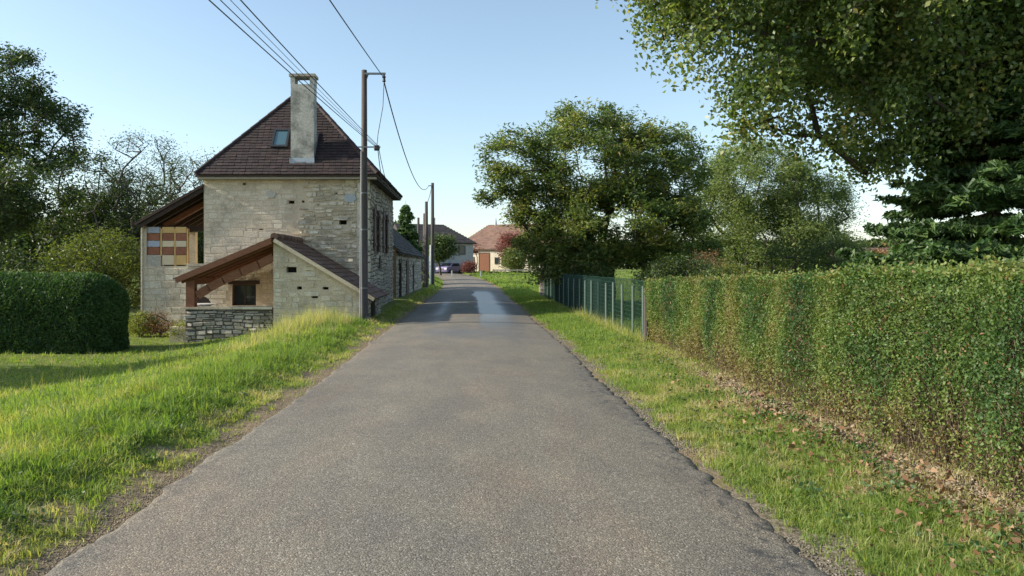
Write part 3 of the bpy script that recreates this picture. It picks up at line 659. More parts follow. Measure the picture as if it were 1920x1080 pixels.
# ------------------------------------------------------------------ utility poles and cables
def pole(px, Y, ztop, r0, r1, label, steps=True):
    x = (px-CX)*Y/F; t = empty('utility_pole', (x, Y, float(H(x, Y))), label, 'utility pole', 'wooden utility poles along the left verge')
    mb = MB(); mb.tube([(x, Y, -.3), (x, Y, ztop*.5), (x, Y, ztop)], [r0, (r0+r1)/2, r1], 12); mb.build('pole_shaft', M['wood_pole'], t, True); return t, x
p1, x1 = pole(683, 20.45, 6.98, .105, .074, 'nearest tall wooden utility pole with two steel brackets, in front of the porch corner')
mb = MB(); zt1 = P(0,139,20.45)[2]; mb.bar((x1, 20.40, zt1), (P(723,0,20.4)[0], 20.40, zt1), .05, .05); mb.build('top_bracket', M['metal'], p1)
mb = MB(); mb.bar((x1+.0, 20.5, zt1-.22), (x1+.10, 20.4, zt1-.0), .04, .06); mb.build('bracket_stay', M['metal'], p1)
xt = P(720,0,20.4)[0]
mb = MB(); mb.tube([(xt,20.4,zt1-.03),(xt,20.4,zt1-.10),(xt,20.4,zt1-.13),(xt,20.4,zt1-.22)], [.02,.055,.035,.05], 10); mb.build('insulator_clamp', M['dark_metal'], p1)
zl1 = P(0,277,20.45)[2]
mb = MB(); mb.bar((P(671,0,20.3)[0], 20.33, zl1), (P(713,0,20.3)[0], 20.33, zl1), .035, .035); mb.build('lower_bracket', M['metal'], p1)
for k in range(4):
    xk = P(703+2.2*k,0,20.3)[0]; mb = MB(); mb.tube([(xk,20.33,zl1-.10),(xk,20.33,zl1-.04),(xk,20.33,zl1+.05)], [.02,.035,.02], 8); mb.build('insulator', M['dark_metal'], p1)
for zz in (2.6, 1.0, 3.6):
    mb = MB(); mb.tube([(x1,20.45,zz),(x1,20.45,zz+.03)], .107-.0045*zz, 12); mb.build('metal_band', M['metal'], p1)
mb = MB(); mb.tube([(x1-.10,20.34,.1),(x1-.085,20.36,3.0),(x1-.072,20.37,zl1-.1)], .016, 6); mb.build('cable_conduit', M['zinc'], p1)
p2, x2 = pole(811, 55, P(0,343,55)[2], .15, .11, 'tall slim utility pole with pale lower half at the road bend')
mb = MB(); mb.tube([(x2-.15,54.9,.0),(x2-.13,54.9,3.2)], .07, 8); mb.build('cable_guard', M['white'], p2)
mb = MB(); zt2 = P(0,346,55)[2]; mb.bar((x2, 54.9, zt2-.1), (x2-.3, 54.9, zt2-.1), .06, .06); mb.build('bracket', M['metal'], p2)
p3, x3 = pole(799.5, 50, P(0,378,50)[2], .15, .10, 'dark double utility pole left of the tallest slim one')
mb = MB(); mb.tube([(x3-.13,50.1,-.2),(x3-.10,50.1,P(0,400,50)[2])], [.15,.12], 10); mb.build('strut', M['wood_pole'], p3, True)
p4, x4 = pole(784.5, 66, P(0,408,66)[2], .14, .10, 'farthest thin utility pole at the left, near the outbuilding end')
def cable(pts_px, label, name='overhead_cable', r=.011, m='dark_metal'):
    mb = MB(); mb.tube(pts_px, r, 5, cap=False); o = mb.build(name, M[m], None, True); return tag(o, label, 'cable')
def sag(a, b, s, n=40):
    a = np.array(a, float); b = np.array(b, float); return [a+(b-a)*t-np.array((0,0,4*s*t*(1-t))) for t in np.linspace(0, 1, n)]
# four service cables from a pole behind the camera to the lower bracket; each passes a sighted point near the top edge
for k, (pxt, lab, r) in enumerate([(392,'leftmost dark overhead cable crossing the top of the chimney',.008), (413,'thin overhead cable second from the left, above the roof',.006), (432,'faintest thin overhead cable, between two thicker ones at top left',.004), (451,'dark overhead cable fourth from the left, passing right of the chimney',.008)]):
    a = np.array((P(703+2.2*k,0,20.3)[0], 20.33, zl1+.02)); Ym = 8.2; mpt = np.array((P(pxt,0,Ym)[0], Ym, P(0,0,Ym)[2]))
    d = (mpt-a)/(a[1]-mpt[1]); L_ = 42.0; sg = .35; tt = (a[1]-Ym)/L_
    b = a+d*L_; b[2] += 4*sg*tt*(1-tt)/tt
    cable(sag(a, b, sg), lab, r=r)
a = np.array((xt, 20.4, zt1-.12)); Ym = 12.5; mpt = np.array((P(618,0,Ym)[0], Ym, P(0,0,Ym)[2])); d = (mpt-a)/(a[1]-Ym); L_ = 42; tt = (a[1]-Ym)/L_; b = a+d*L_; b[2] += 4*.3*tt*(1-tt)/tt
cable(sag(a, b, .3), 'single overhead cable coming down to the top bracket of the nearest pole', r=.012)
cable(sag((xt,20.4,zt1-.22), (x2-.28,54.9,zt2-.12), 1.25), 'long sagging cable between the nearest pole and the tall slim pole', r=.018)
cable(sag((x2-.05,54.9,zt2-.15), (x3,50,P(0,384,50)[2]), .15), 'short cable joining the two far poles by the bend', r=.02)
cable([(xt,20.4,zt1-.2),(xt-.03,20.4,zt1-.9),(P(709,0,20.4)[0],20.36,zl1+.35),(P(707,0,20.4)[0],20.34,zl1-.02)], 'drop cable hanging between the two brackets of the nearest pole', r=.010)
cable(sag((P(709,0,20.4)[0],20.33,zl1-.05), (XR+.32,25.3,EV-.15), .12), 'service cable running from the lower bracket to the farmhouse eave', r=.012)
cable(sag((P(711,0,20.4)[0],20.33,zl1-.05), (XR+.36,27.5,EV-.12), .25), 'second service cable to the farmhouse eave, sagging lower', r=.010)

# ------------------------------------------------------------------ far village houses
def far_house(name, label, cat, cx, cy, z0, w_, d_, eave, rdg, yaw, hipL, hipR, wallm, tilem, opens, ov=.35):
    t = empty(name, (cx, cy, z0), label, cat)
    c, s = cos(yaw), sin(yaw)
    W = lambda x, y, z: (cx+x*c-y*s, cy+x*s+y*c, z0+z)
    mb = MB(); hx, hy = w_/2, d_/2
    gl = (W(-hx,0,rdg-.15) if hipL == 0 else None); gr = (W(hx,0,rdg-.15) if hipR == 0 else None)
    mb.add([W(-hx,-hy,-1),W(hx,-hy,-1),W(hx,hy,-1),W(-hx,hy,-1),W(-hx,-hy,eave),W(hx,-hy,eave),W(hx,hy,eave),W(-hx,hy,eave)], [(0,1,5,4),(1,2,6,5),(2,3,7,6),(3,0,4,7)])
    if gl: mb.add([W(-hx,-hy,eave),W(-hx,hy,eave),gl], [(0,2,1)])
    if gr: mb.add([W(hx,-hy,eave),W(hx,hy,eave),gr], [(0,1,2)])
    mb.build('wall', wallm, t)
    e = eave-ov*(rdg-eave)/hy
    A_, B_, C2, D_ = [np.array(W(*q_)) for q_ in ((-hx-ov,-hy-ov,e),(hx+ov,-hy-ov,e),(hx+ov,hy+ov,e),(-hx-ov,hy+ov,e))]
    R0 = np.array(W(-hx-ov+hipL, 0, rdg)); R1 = np.array(W(hx+ov-hipR, 0, rdg)); dn = np.array((0,0,-.15))
    mb = MB(); mb.add([A_,B_,C2,D_,R0,R1,A_+dn,B_+dn,C2+dn,D_+dn], [(0,1,5,4),(1,2,5),(2,3,4,5),(3,0,4),(0,6,7,1),(1,7,8,2),(2,8,9,3),(3,9,6,0)]); rf = mb.build('roof', tilem, t)
    slope(A_, B_, R0, R1, 'roof_tile', tilem, rf, 3, .5, .4, 0, .03)
    for (kind, a0, a1, b0, b1) in opens:
        mb = MB(); fm = MB(); fw = .09
        o8 = lambda m_, x0,x1,y0,y1,z0_,z1_: m_.add([W(x0,y0,z0_),W(x1,y0,z0_),W(x1,y1,z0_),W(x0,y1,z0_),W(x0,y0,z1_),W(x1,y0,z1_),W(x1,y1,z1_),W(x0,y1,z1_)], [(0,3,2,1),(4,5,6,7),(0,1,5,4),(1,2,6,5),(2,3,7,6),(3,0,4,7)])
        o8(fm, a0, a0+fw, -hy-.06, -hy, b0, b1); o8(fm, a1-fw, a1, -hy-.06, -hy, b0, b1); o8(fm, a0+fw, a1-fw, -hy-.06, -hy, b1-fw, b1); o8(fm, a0+fw, a1-fw, -hy-.06, -hy, b0, b0+fw)
        fo = fm.build(kind, M['frame'], t); o8(mb, a0+fw, a1-fw, -hy-.03, -hy-.005, b0+fw, b1-fw); mb.build('pane' if kind == 'window' else 'door_panel', M['glass'] if kind == 'window' else M['wood_red'], fo)
    return t, W
hb, Wb = far_house('village_house', 'cream walled house with faded red roof beyond the field, red shrub in front', 'house', 6.2, 112, .75, 16, 8, 3.75, 7.2, radians(-27), 4.2, 2.5, M['far_cream'], M['tile_far'],
    [('door',-6.0,-4.5,0,2.3), ('door',-3.8,-2.0,0,2.9), ('window',-1.2,-.5,1.2,2.2), ('window',1.5,2.6,1.0,2.3), ('window',4,5,1.0,2.3)])
mb = MB(); q = Wb(-2.9,0,7.0); mb.tube([(q[0],q[1],q[2]),(q[0],q[1],q[2]+.5),(q[0],q[1],q[2]+1.2)], [.22,.16,.04], 6); mb.build('finial', M['zinc'], hb)
ha, Wa = far_house('village_house', 'grey rendered house with dark roof, behind the utility poles', 'house', -5.6, 101, .6, 9.5, 7, 4.4, 6.7, radians(24), 0, 3.2, M['far_grey'], M['tile_black'],
    [('window',-3.6,-2.6,2.8,4.0), ('window',2.6,3.6,2.6,3.8)])
mb = MB(); q = Wa(.8,1,6.2); mb.tube([(q[0],q[1],q[2]),(q[0],q[1],q[2]+1.5)], .25, 4); mb.build('chimney', M['far_grey'], ha)
hc, Wc = far_house('village_house', 'red roofed house half hidden behind the pale tree at right', 'house', 47, 88, -.3, 11, 9, 2.5, 4.1, radians(8), 2, 2, M['far_cream'], M['tile_far'], [('window',-3,-2,1,2.2)])

# parked car beyond the bend
cxx, cyy = P(843,0,97)[0], 97.0; cz = .62
car = empty('parked_car', (cxx, cyy, cz), 'violet grey parked car in front of the far houses', 'car')
prof = [(-2.0,.35),(-2.05,.75),(-1.95,.95),(-1.1,1.02),(-.5,1.45),(.9,1.47),(1.6,1.05),(2.0,.98),(2.05,.4)]
yawc = radians(60); cc, ss = cos(yawc), sin(yawc)
Wk = lambda x, y, z: (cxx+x*cc-y*ss, cyy+x*ss+y*cc, cz+z)
mb = MB(); n = len(prof); mb.add([Wk(x,-.85,z) for x, z in prof]+[Wk(x,.85,z) for x, z in prof], [tuple(range(n)), tuple(range(2*n-1,n-1,-1))]+[(k,(k+1)%n,n+(k+1)%n,n+k) for k in range(n)]); mb.build('body', M['car'], car)
for s in (-1, 1):
    mb = MB(); mb.add([Wk(x, s*.86, z) for x, z in ((-.95,1.04),(-.45,1.38),(.8,1.38),(1.35,1.04))], [(0,1,2,3)]); mb.build('side_window', M['glass'], car)
    for x in (-1.25, 1.25):
        mb = MB(); mb.tube([Wk(x, s*.72, .32), Wk(x, s*.90, .32)], .32, 14); mb.build('wheel', M['rubber'], car)
    mb = MB(); mb.add([Wk(-2.06, s*.45, .62), Wk(-2.06, s*.8, .62), Wk(-2.04, s*.8, .8), Wk(-2.04, s*.45, .8)], [(0,1,2,3)]); mb.build('headlight', M['white'], car)
mb = MB(); mb.add([Wk(-1.07,-.7,1.05),Wk(-1.07,.7,1.05),Wk(-.56,.65,1.43),Wk(-.56,-.65,1.43)], [(0,1,2,3)]); mb.build('windscreen', M['glass'], car)
# road marker posts and field rail
for px, Y, lab in ((847,84,'left white road marker post at the bend'), (901,80,'right white marker post on the field edge')):
    x = P(px,0,Y)[0]; z = float(H(x,Y)); t = empty('marker_post', (x,Y,z), lab, 'marker post', 'white marker posts along the bend'); mb = MB(); mb.box(x-.07,x+.07,Y-.07,Y+.07,z-.1,z+.75); mb.build('post', M['white'], t)
    mb = MB(); mb.box(x-.075,x+.075,Y-.075,Y+.075,z+.751,z+.80); mb.build('cap', M['rust'], t)
rl = empty('rail_fence', (6, 92, .5), 'low pale wooden rail fence across the far side of the green field', 'fence')
for k in range(9):
    x = P(925,0,93)[0]+k*1.5; z = float(H(x,93)); mb = MB(); mb.box(x-.06,x+.06,92.94,93.06,z-.1,z+.62); mb.build('post', M['wood_pale'], rl)
for k in range(4):
    x = P(925,0,93)[0]+k*3; z = float(H(x,93)); mb = MB(); mb.box(x-.1,x+3.0-.11,92.88,92.935,z+.40,z+.55); mb.build('rail', M['wood_pale'], rl)

# ------------------------------------------------------------------ green mesh fence and stone gate pillar on the right
FX = lambda y: 3.52 + .0*y
fence = empty('mesh_fence', (3.5, 20, 0), 'green wire mesh fence with pale green posts between the clipped hedge and the stone pillar', 'fence')
pyy = [15.35, 16.33, 17.5, 18.6, 19.6, 20.8, 22.0, 23.2, 24.4, 25.8, 27.2, 28.6, 30.0, 31.6, 33.2, 34.8, 36.4]
for i, y in enumerate(pyy):
    z = float(H(3.52, y)); mb = MB(); mb.tube([(3.52,y,z-.2),(3.52,y,z+1.12)], .028, 8); po = mb.build('post', M['post_green'], fence)
for a, b in zip(pyy[:-1], pyy[1:]):
    mb = MB(); z = float(H(3.52,(a+b)/2)); xx = 3.565
    for zz in np.arange(z+.04, z+1.26, .10): mb.box(xx-.003, xx+.003, a+.005, b-.005, zz-.003, zz+.003)
    for yy in np.arange(a+.03, b-.01, .05): mb.box(xx+.0035, xx+.0085, yy-.003, yy+.003, z+.02, z+1.26)
    mb.build('mesh_panel', M['green_metal'], fence)
for a, b in zip(pyy[5:-1], pyy[6:]):     # dark screening net behind the farther panels
    z = float(H(3.6,(a+b)/2)); mb = MB(); mb.box(3.60, 3.604, a+.01, b-.01, z+.03, z+1.2); mb.build('screen_net', M['green_net'], fence)
mb = MB(); mb.tube([(3.50,14.98,-.2),(3.50,14.98,1.16)], .05, 8); o = mb.build('wooden_post', M['wood_pole'], fence)
pil = empty('stone_pillar_wall', (3.7, 39, 0), 'short weathered grey stone wall end beyond the green fence', 'wall')
pwb = MB(); pwb.box(3.42, 4.05, 37.2, 37.9, -.3, 1.75); pb_ = pwb.build('wall_core', M['mortar_dark'], pil)
emit(stones((0,37.2,0),(1,0,0),(0,-1,0),3.42,4.05,-.1,1.74,lambda x,y:True,(.13,.22),(.18,.3),.02,.01,1,61), 'stone', M['stone_grey'], pb_, 30)
emit(stones((3.42,0,0),(0,-1,0),(-1,0,0),-37.9,-37.2,-.1,1.74,lambda x,y:True,(.13,.22),(.25,.6),.025,.012,1,62,lambda x,y,r:.3*r), 'stone', M['stone_grey'], pb_, 100)  # left face stones tinted darker, shade put into their colour

# ------------------------------------------------------------------ vegetation tools
def rot_frames(n, rng, up_bias=0.0, droop=None):
    a = rng.normal(size=(n, 3))
    if droop is not None: a[:, 2] = a[:, 2]*.5-droop
    a /= np.linalg.norm(a, axis=1)[:, None]
    b = rng.normal(size=(n, 3)); b -= (b*a).sum(1)[:, None]*a; b /= np.linalg.norm(b, axis=1)[:, None]+1e-9
    return a, b, np.cross(a, b)
def leaf_quads(c, L, Wd, rng, droop=None, fold=.18, tri=False):
    n = len(c)
    if tri:
        a, b, nn = rot_frames(n, rng, droop=droop); s = rng.uniform(.8, 1.5, n)[:, None]; L = L*s*.5; Wd = Wd*s*.62
        return np.stack([c-a*L+b*Wd*.25, c+b*Wd*.9, c+a*L-b*Wd*.3], 1).reshape(-1, 3), np.arange(3*n, dtype=np.int32).reshape(-1, 3)
    a, b, nn = rot_frames(n, rng, droop=droop)
    s = rng.uniform(.65, 1.25, n)[:, None]; L = L*s; Wd = Wd*s
    mid = c-a*L*.08
    V = np.stack([c-a*L/2, mid+b*Wd/2+nn*Wd*fold, c+a*L/2, mid-b*Wd/2+nn*Wd*fold], 1).reshape(-1, 3)
    return V, np.arange(4*n, dtype=np.int32).reshape(-1, 4)
def in_lobes(lobes, n, rng, shell=.55):
    """random points in a union of ellipsoids, biased outward"""
    vol = np.array([l[3]*l[4]*l[5] for l in lobes])**.8; pick = rng.choice(len(lobes), n, p=vol/vol.sum())
    Lb = np.array(lobes)[pick]; d = rng.normal(size=(n, 3)); d /= np.linalg.norm(d, axis=1)[:, None]
    r = rng.random(n)**(1/3.)*(1-shell)+shell*rng.uniform(.75, 1.05, n)
    return Lb[:, :3]+d*Lb[:, 3:6]*r[:, None]
def skeleton(base, fork, tips, rng, wig=.12, step=.55):
    base = np.array(base, float); fork = np.array(fork, float)
    nt_ = max(3, int(np.linalg.norm(fork-base)/.5)); nodes = []; par = []
    for k in range(nt_+1):
        f = k/nt_; p = base+(fork-base)*f; p[:2] += rng.normal(size=2)*.04*(0 < k < nt_); nodes.append(p); par.append(k-1)
    start = max(1, int(nt_*.6)); tipidx = []
    order = np.argsort(np.linalg.norm(tips-fork, axis=1))
    arr = np.zeros((60000, 3)); cnt = len(nodes); arr[:cnt] = nodes; depth = np.zeros(60000); 
    for k in range(1, cnt): depth[k] = depth[k-1]+.5
    for ti in order:
        t = tips[ti]; d = np.linalg.norm(arr[start:cnt]-t, axis=1)+.18*depth[start:cnt]
        # discourage growing back down
        d += .6*np.clip(arr[start:cnt, 2]-t[2]-.2, 0, 9)
        j = start+int(np.argmin(d)); p0 = arr[j].copy(); Ld = np.linalg.norm(t-p0); ns = max(1, int(Ld/step)); prev = j
        bend = rng.normal(size=3)*wig*Ld; bend[2] = abs(bend[2])*.8
        for k in range(1, ns+1):
            f = k/ns; p = p0+(t-p0)*f+bend*4*f*(1-f)*.5
            arr[cnt] = p; par.append(prev); depth[cnt] = depth[prev]+Ld/ns; prev = cnt; cnt += 1
        tipidx.append(prev)
    return arr[:cnt], np.array(par), np.array(tipidx)
def tube_edges(nodes, par, tips, r_tip, r_base, sides=5, expo=.5):
    n = len(nodes); c = np.zeros(n); c[tips] = 1
    for k in range(n-1, 0, -1): c[par[k]] += c[k]
    c = np.maximum(c, 1); r = r_tip*c**expo; r *= 1; sc = r_base/r[0]
    r = r_tip*(c**(math.log(r_base/r_tip)/math.log(max(2, c[0]))))
    k = np.arange(1, n); p = nodes[par[k]]; q = nodes[k]; d = q-p; ln = np.linalg.norm(d, axis=1)+1e-6; d /= ln[:, None]
    up = np.where(np.abs(d[:, 2:3]) < .9, np.array([[0,0,1.]]), np.array([[0,1.,0]])); a = np.cross(d, up); a /= np.linalg.norm(a, axis=1)[:, None]; b = np.cross(a, d)
    ra = np.minimum(r[par[k]], r[k]*1.5); rb = r[k]; q = q+d*(rb*.4)[:, None]
    an = 2*pi*np.arange(sides)/sides
    ring = lambda c_, rr: c_[:, None, :]+(a[:, None, :]*np.cos(an)[None, :, None]+b[:, None, :]*np.sin(an)[None, :, None])*rr[:, None, None]
    V = np.concatenate([ring(p, ra), ring(q, rb)], 1).reshape(-1, 3); m = len(k)
    base = (np.arange(m)*2*sides)[:, None]; s = np.arange(sides)[None, :]; s2 = (s+1) % sides
    Fc = np.stack([base+s, base+s2, base+sides+s2, base+sides+s], -1).reshape(-1, 4)
    return V, Fc
def tree(name, label, cat, x, y, fork_h, lobes, n_tips, n_leaf, L, Wd, lm, seed, r_base=.2, r_tip=.012, spread=.3, z0=None, group=None, droop=.25, bark='bark', lean=(0,0), tint=(0,1), flat=.7, inner=.35, step=.55, shell=.5, tintb=.35):
    rng = np.random.default_rng(seed); z0 = float(H(x, y)) if z0 is None else z0
    t = empty(name, (x, y, z0), label, cat, group)
    lb = [(x+l[0], y+l[1], z0+l[2], l[3], l[4], l[5]) for l in lobes]
    tips = in_lobes(lb, n_tips, rng, shell); tips[:, 2] = np.maximum(tips[:, 2], z0+.15)
    fork = (x+lean[0], y+lean[1], z0+fork_h)
    nodes, par, ti = skeleton((x, y, z0-.15), fork, tips, rng, step=step)
    V, Fc = tube_edges(nodes, par, ti, r_tip, r_base); mesh_np('trunk_and_branches', V, Fc, M[bark], t, rng.random(len(Fc)), True)
    if n_leaf:
        clump = rng.random(n_tips); extra = rng.choice(ti, int(n_tips*inner)); par2 = par[extra]
        cen = np.concatenate([nodes[ti], nodes[par2]]); ct_ = np.concatenate([clump, rng.random(len(par2))]); wt = np.concatenate([np.ones(n_tips), np.full(len(par2), .6)])*rng.uniform(.4, 1.6, len(cen))
        pick = rng.choice(len(cen), n_leaf, p=wt/wt.sum())
        off = np.clip(rng.normal(size=(n_leaf, 3)), -1.7, 1.7)*np.array([1, 1, flat])*spread*rng.uniform(.6, 1.3, len(cen))[pick][:, None]
        c = cen[pick]+off; c = c[c[:, 2] > z0+.05]; pick = pick[:len(c)]
        V, Fc = leaf_quads(c, L, Wd, rng, droop, tri=y > 24); tt = np.clip(tint[0]+(tint[1]-tint[0])*(ct_[pick]*tintb+rng.random(len(c))*(1-tintb)), 0, 1)
        mesh_np('crown', V, Fc, M[lm], t, tt)
    return t

# big maple reaching over the hedge from the right
tree('maple_tree', 'large overhanging maple tree at the upper right, its leafy crown reaching over the hedge', 'tree', 13.8, 18.0, 3.9,
     [(-4.0,-3.6,6.9,4.6,3.8,2.2), (-6.8,-4.6,6.1,2.6,2.6,1.5), (-8.8,-4.9,7.0,2.6,2.2,1.2), (-5.2,-4.2,4.6,2.5,2.2,1.2), (-1.3,-4.6,6.4,3.0,2.4,1.6), (-3.0,-5.0,4.6,1.4,1.4,.9),
      (-7.9,-5,4.2,1.4,1.2,.8), (-9.1,-5,5.1,1.2,1.1,.8), (-9.9,-5,5.9,.9,.9,.7), (-10.4,-5,6.8,1.0,1.0,.8), (-11.3,-5,7.0,.9,.8,.6), (-6.2,-4.8,3.9,1.4,1.2,.8), (-3.6,-4.6,4.0,1.3,1.0,.9), (-2.2,-4.0,4.3,1.4,1.0,1.0), (-1,1,8.6,4.5,4.5,2.6)],
     930, 255000, .100, .064, 'leaf_maple', 101, r_base=.42, spread=.22, droop=.7, step=.8, shell=.45, tint=(0,1), inner=.5, flat=1.35, tintb=.45)
# spruce in front of it
def spruce(name, label, x, y, h, r, seed, n_needle, z0=None, group=None, start=.3, L=.16, Wd=.035):
    rng = np.random.default_rng(seed); z0 = float(H(x,y)) if z0 is None else z0; t = empty(name, (x,y,z0), label, 'tree', group)
    mb = MB(); mb.tube([(x,y,z0-.1),(x,y,z0+h*.5),(x,y,z0+h)], [.02*h, .012*h, .01], 8); cen = []; 
    whorls = int(h/.33)
    for k in range(whorls):
        z = start+(h-start-.2)*k/whorls+rng.uniform(-.08,.08); rr = r*(1-(z-start)/(h-start))**.85*rng.uniform(.8,1.1)+.12
        for j in range(19 if r > 2.5 else 8):
            an = rng.uniform(0, 2*pi); rl = rr*rng.uniform(.6, 1.12)
            if rl < .1: continue
            pts = [np.array((x+cos(an)*rl*f, y+sin(an)*rl*f, z0+z-.32*rl*f+.22*rl*f*f*f)) for f in (0,.35,.7,1)]
            mb.tube(pts, [.028*min(1,rl/1.5), .02*min(1,rl/1.5), .012, .004], 4)
            m = max(4, int(rl*10))
            for q_ in range(m):
                f = rng.uniform(.18, 1.0); i0 = min(2, int(f*3)); p = pts[i0]+(pts[i0+1]-pts[i0])*(f*3-i0)*1.0 if f < 1 else pts[3]
                side = rng.choice([-1, 1]); ln = .34*rl*(1.05-f)*rng.uniform(.5, 1.1)+.10
                dx = np.array((cos(an)*.6-sin(an)*side, sin(an)*.6+cos(an)*side, -.25)); dx /= np.linalg.norm(dx)
                cen.append((p, p+dx*ln))
    mb.build('trunk_and_branches', M['bark'], t, True)
    a = np.array([c[0] for c in cen]); b = np.array([c[1] for c in cen]); ln = np.linalg.norm(b-a, axis=1); pk = rng.choice(len(a), n_needle, p=ln/ln.sum())
    f = rng.random(n_needle)[:, None]; c = a[pk]+(b-a)[pk]*f+rng.normal(size=(n_needle,3))*.025; c[:, 2] -= rng.random(n_needle)*.07
    d = (b-a)[pk]/ln[pk][:, None]+rng.normal(size=(n_needle,3))*.55; d[:, 2] -= .25; d /= np.linalg.norm(d, axis=1)[:, None]
    s = rng.normal(size=(n_needle,3)); s -= (s*d).sum(1)[:, None]*d; s /= np.linalg.norm(s, axis=1)[:, None]
    V = np.stack([c-d*L*.5+s*Wd*.45, c-d*L*.5-s*Wd*.45, c+d*L*.5], 1).reshape(-1,3)
    mesh_np('crown', V, np.arange(3*n_needle, dtype=np.int32).reshape(-1,3), M['needle'], t, np.clip(.35*rng.random(len(a))[pk]+.65*rng.random(n_needle), 0, 1))
    return t
spruce('spruce_tree', 'dark green spruce with drooping branches behind the hedge under the maple', 9.35, 13.4, 7.2, 3.0, 5, 240000, start=.25, L=.18, Wd=.055)
spruce('conifer_tree', 'small dark conifer standing beyond the outbuilding roof, left of the poles', P(761,0,62)[0], 62, 7.0, 1.9, 6, 22000, L=.42, Wd=.22)
# walnut by the fence
tree('walnut_tree', 'broad rounded walnut tree with olive leaves overhanging the green fence', 'tree', 5.75, 31.5, 1.6,
     [(-.6,0,5.9,3.1,2.8,2.2), (-3.9,-.3,5.9,1.5,1.4,1.5), (2.2,.3,5.6,2.1,2.2,2.2), (-2.7,0,3.9,1.5,1.5,1.2), (.6,-.6,3.3,3.6,2.6,1.7), (-1.5,-1,2.3,1.7,1.6,1.4), (-2.7,-.3,2.7,1.15,1.1,1.4), (-2.3,-.6,1.5,1.1,1.0,.9), (2.6,-.4,2.4,1.9,1.8,1.6), (-4.6,0,4.6,1.1,.7,.35), (-1.0,0,7.6,1.6,1.3,.9)],
     900, 104000, .160, .082, 'leaf_walnut', 102, r_base=.28, spread=.25, droop=.3, step=.6, shell=.55, inner=.45, tintb=.5)
tree('pale_tree', 'paler yellow green bushy tree between the walnut and the dark spruce', 'tree', 15.4, 38.5, 1.2,
     [(-.8,0,5.7,2.9,2.5,2.4), (-2.6,0,4.1,1.7,1.6,2.0), (1.8,0,4.7,2.4,2.2,2.0), (0,-.4,2.4,3.9,2.6,2.1), (2.6,-.3,2.2,2.0,2.0,1.6)],
     620, 105000, .16, .062, 'leaf_light', 103, r_base=.25, spread=.36, droop=.5, step=.6, shell=.5, inner=.5, tintb=.5)
tree('dark_shrub', 'low dark evergreen shrub mass at the foot of the pale tree', 'shrub', 15.6, 33.5, .6, [(0,0,1.5,2.8,1.4,1.3), (2.2,0,1.3,1.6,1.2,1.1)], 150, 18000, .10, .05, 'leaf_dark', 104, r_base=.1, spread=.28)
tree('brown_shrub', 'dry brown shrub above the hedge near the end of the fence', 'shrub', P(1330,0,25)[0], 25, .3, [(0,0,1.25,.75,.6,.8)], 90, 2600, .06, .03, 'leaf_brown', 105, r_base=.05, r_tip=.006, spread=.15)
tree('yellow_shrub', 'bright yellow green shrub just behind the hedge, right of the brown one', 'shrub', P(1375,0,22)[0], 22, .3, [(0,0,1.05,.65,.5,.55)], 60, 5000, .06, .025, 'leaf_yellow', 106, r_base=.04, r_tip=.006, spread=.14)
tree('autumn_shrub', 'orange brown autumn shrub showing above the hedge before the spruce', 'shrub', P(1690,0,17)[0], 17, .5, [(0,0,1.4,.75,.6,.60)], 80, 8000, .07, .04, 'leaf_brown', 107, r_base=.05, r_tip=.006, spread=.14)
tree('green_shrub', 'small green shrub under the walnut tree behind the last fence panels', 'shrub', 6.6, 24.0, .3, [(0,0,.9,1.5,1.6,1.0), (.6,-3.6,.7,1.2,1.8,.8)], 130, 16000, .09, .04, 'leaf_dark', 108, r_base=.05, spread=.2)
tree('garden_shrub', 'dark shrub growing against the far end of the green fence', 'shrub', 4.6, 29.5, .3, [(0,0,1.0,.8,1.6,.9)], 80, 9000, .10, .05, 'leaf_dark', 109, r_base=.05, spread=.22)
# left-hand wood
TG = 'trees behind the clipped left hedge'
tree('tall_tree', 'tallest dense dark tree at the left edge of the picture', 'tree', -23.6, 37, 3.6,
     [(-.2,0,10.6,3.0,2.8,2.6), (1.9,0,8.7,2.7,2.4,2.1), (-2.6,0,7.0,2.6,2.6,2.6), (1.9,-.5,5.6,2.4,2.2,1.5), (-1,0,5,3,2,1.8), (-5,0,8,3,3,3)],
     680, 60000, .18, .11, 'leaf_dark', 110, r_base=.32, spread=.34, group=TG, step=.8, inner=.4, tintb=.45)
tree('shady_tree', 'dark shady tree in front of the tallest one, trunk among the shrubs', 'tree', -21.2, 31, 2.6,
     [(0,0,4.6,3.0,2.2,2.0), (-2.5,0,4.6,2.4,2,2.2), (2.0,0,5.2,1.6,1.5,1.3), (-4.5,0,3.5,2.5,2,2.5)], 380, 32000, .16, .09, 'leaf_dark', 111, r_base=.24, spread=.34, group=TG, step=.7)
tree('airy_tree', 'thin airy tree with sparse leaves, tallest of those left of the farmhouse', 'tree', P(268,0,34)[0], 34, 2.4,
     [(0,0,6.4,2.0,1.8,1.9), (-1.4,0,4.6,1.7,1.4,1.8), (1.2,0,4.8,1.7,1.4,1.6)], 500, 13000, .10, .05, 'leaf_dark', 112, r_base=.17, r_tip=.008, spread=.28, group=TG, bark='bark_pale', step=.5, shell=.4)
tree('bare_tree', 'nearly bare tree with fine twigs beside the terrace roof', 'tree', P(352,0,33)[0], 33, 2.6,
     [(.2,0,5.4,1.2,1.1,1.7), (1.1,0,6.5,.8,.6,.8), (-.8,0,4.4,1.3,1,1.4)], 380, 6500, .09, .045, 'leaf_dark', 113, r_base=.13, r_tip=.008, spread=.25, group=TG, bark='bark_pale', step=.45, shell=.4)
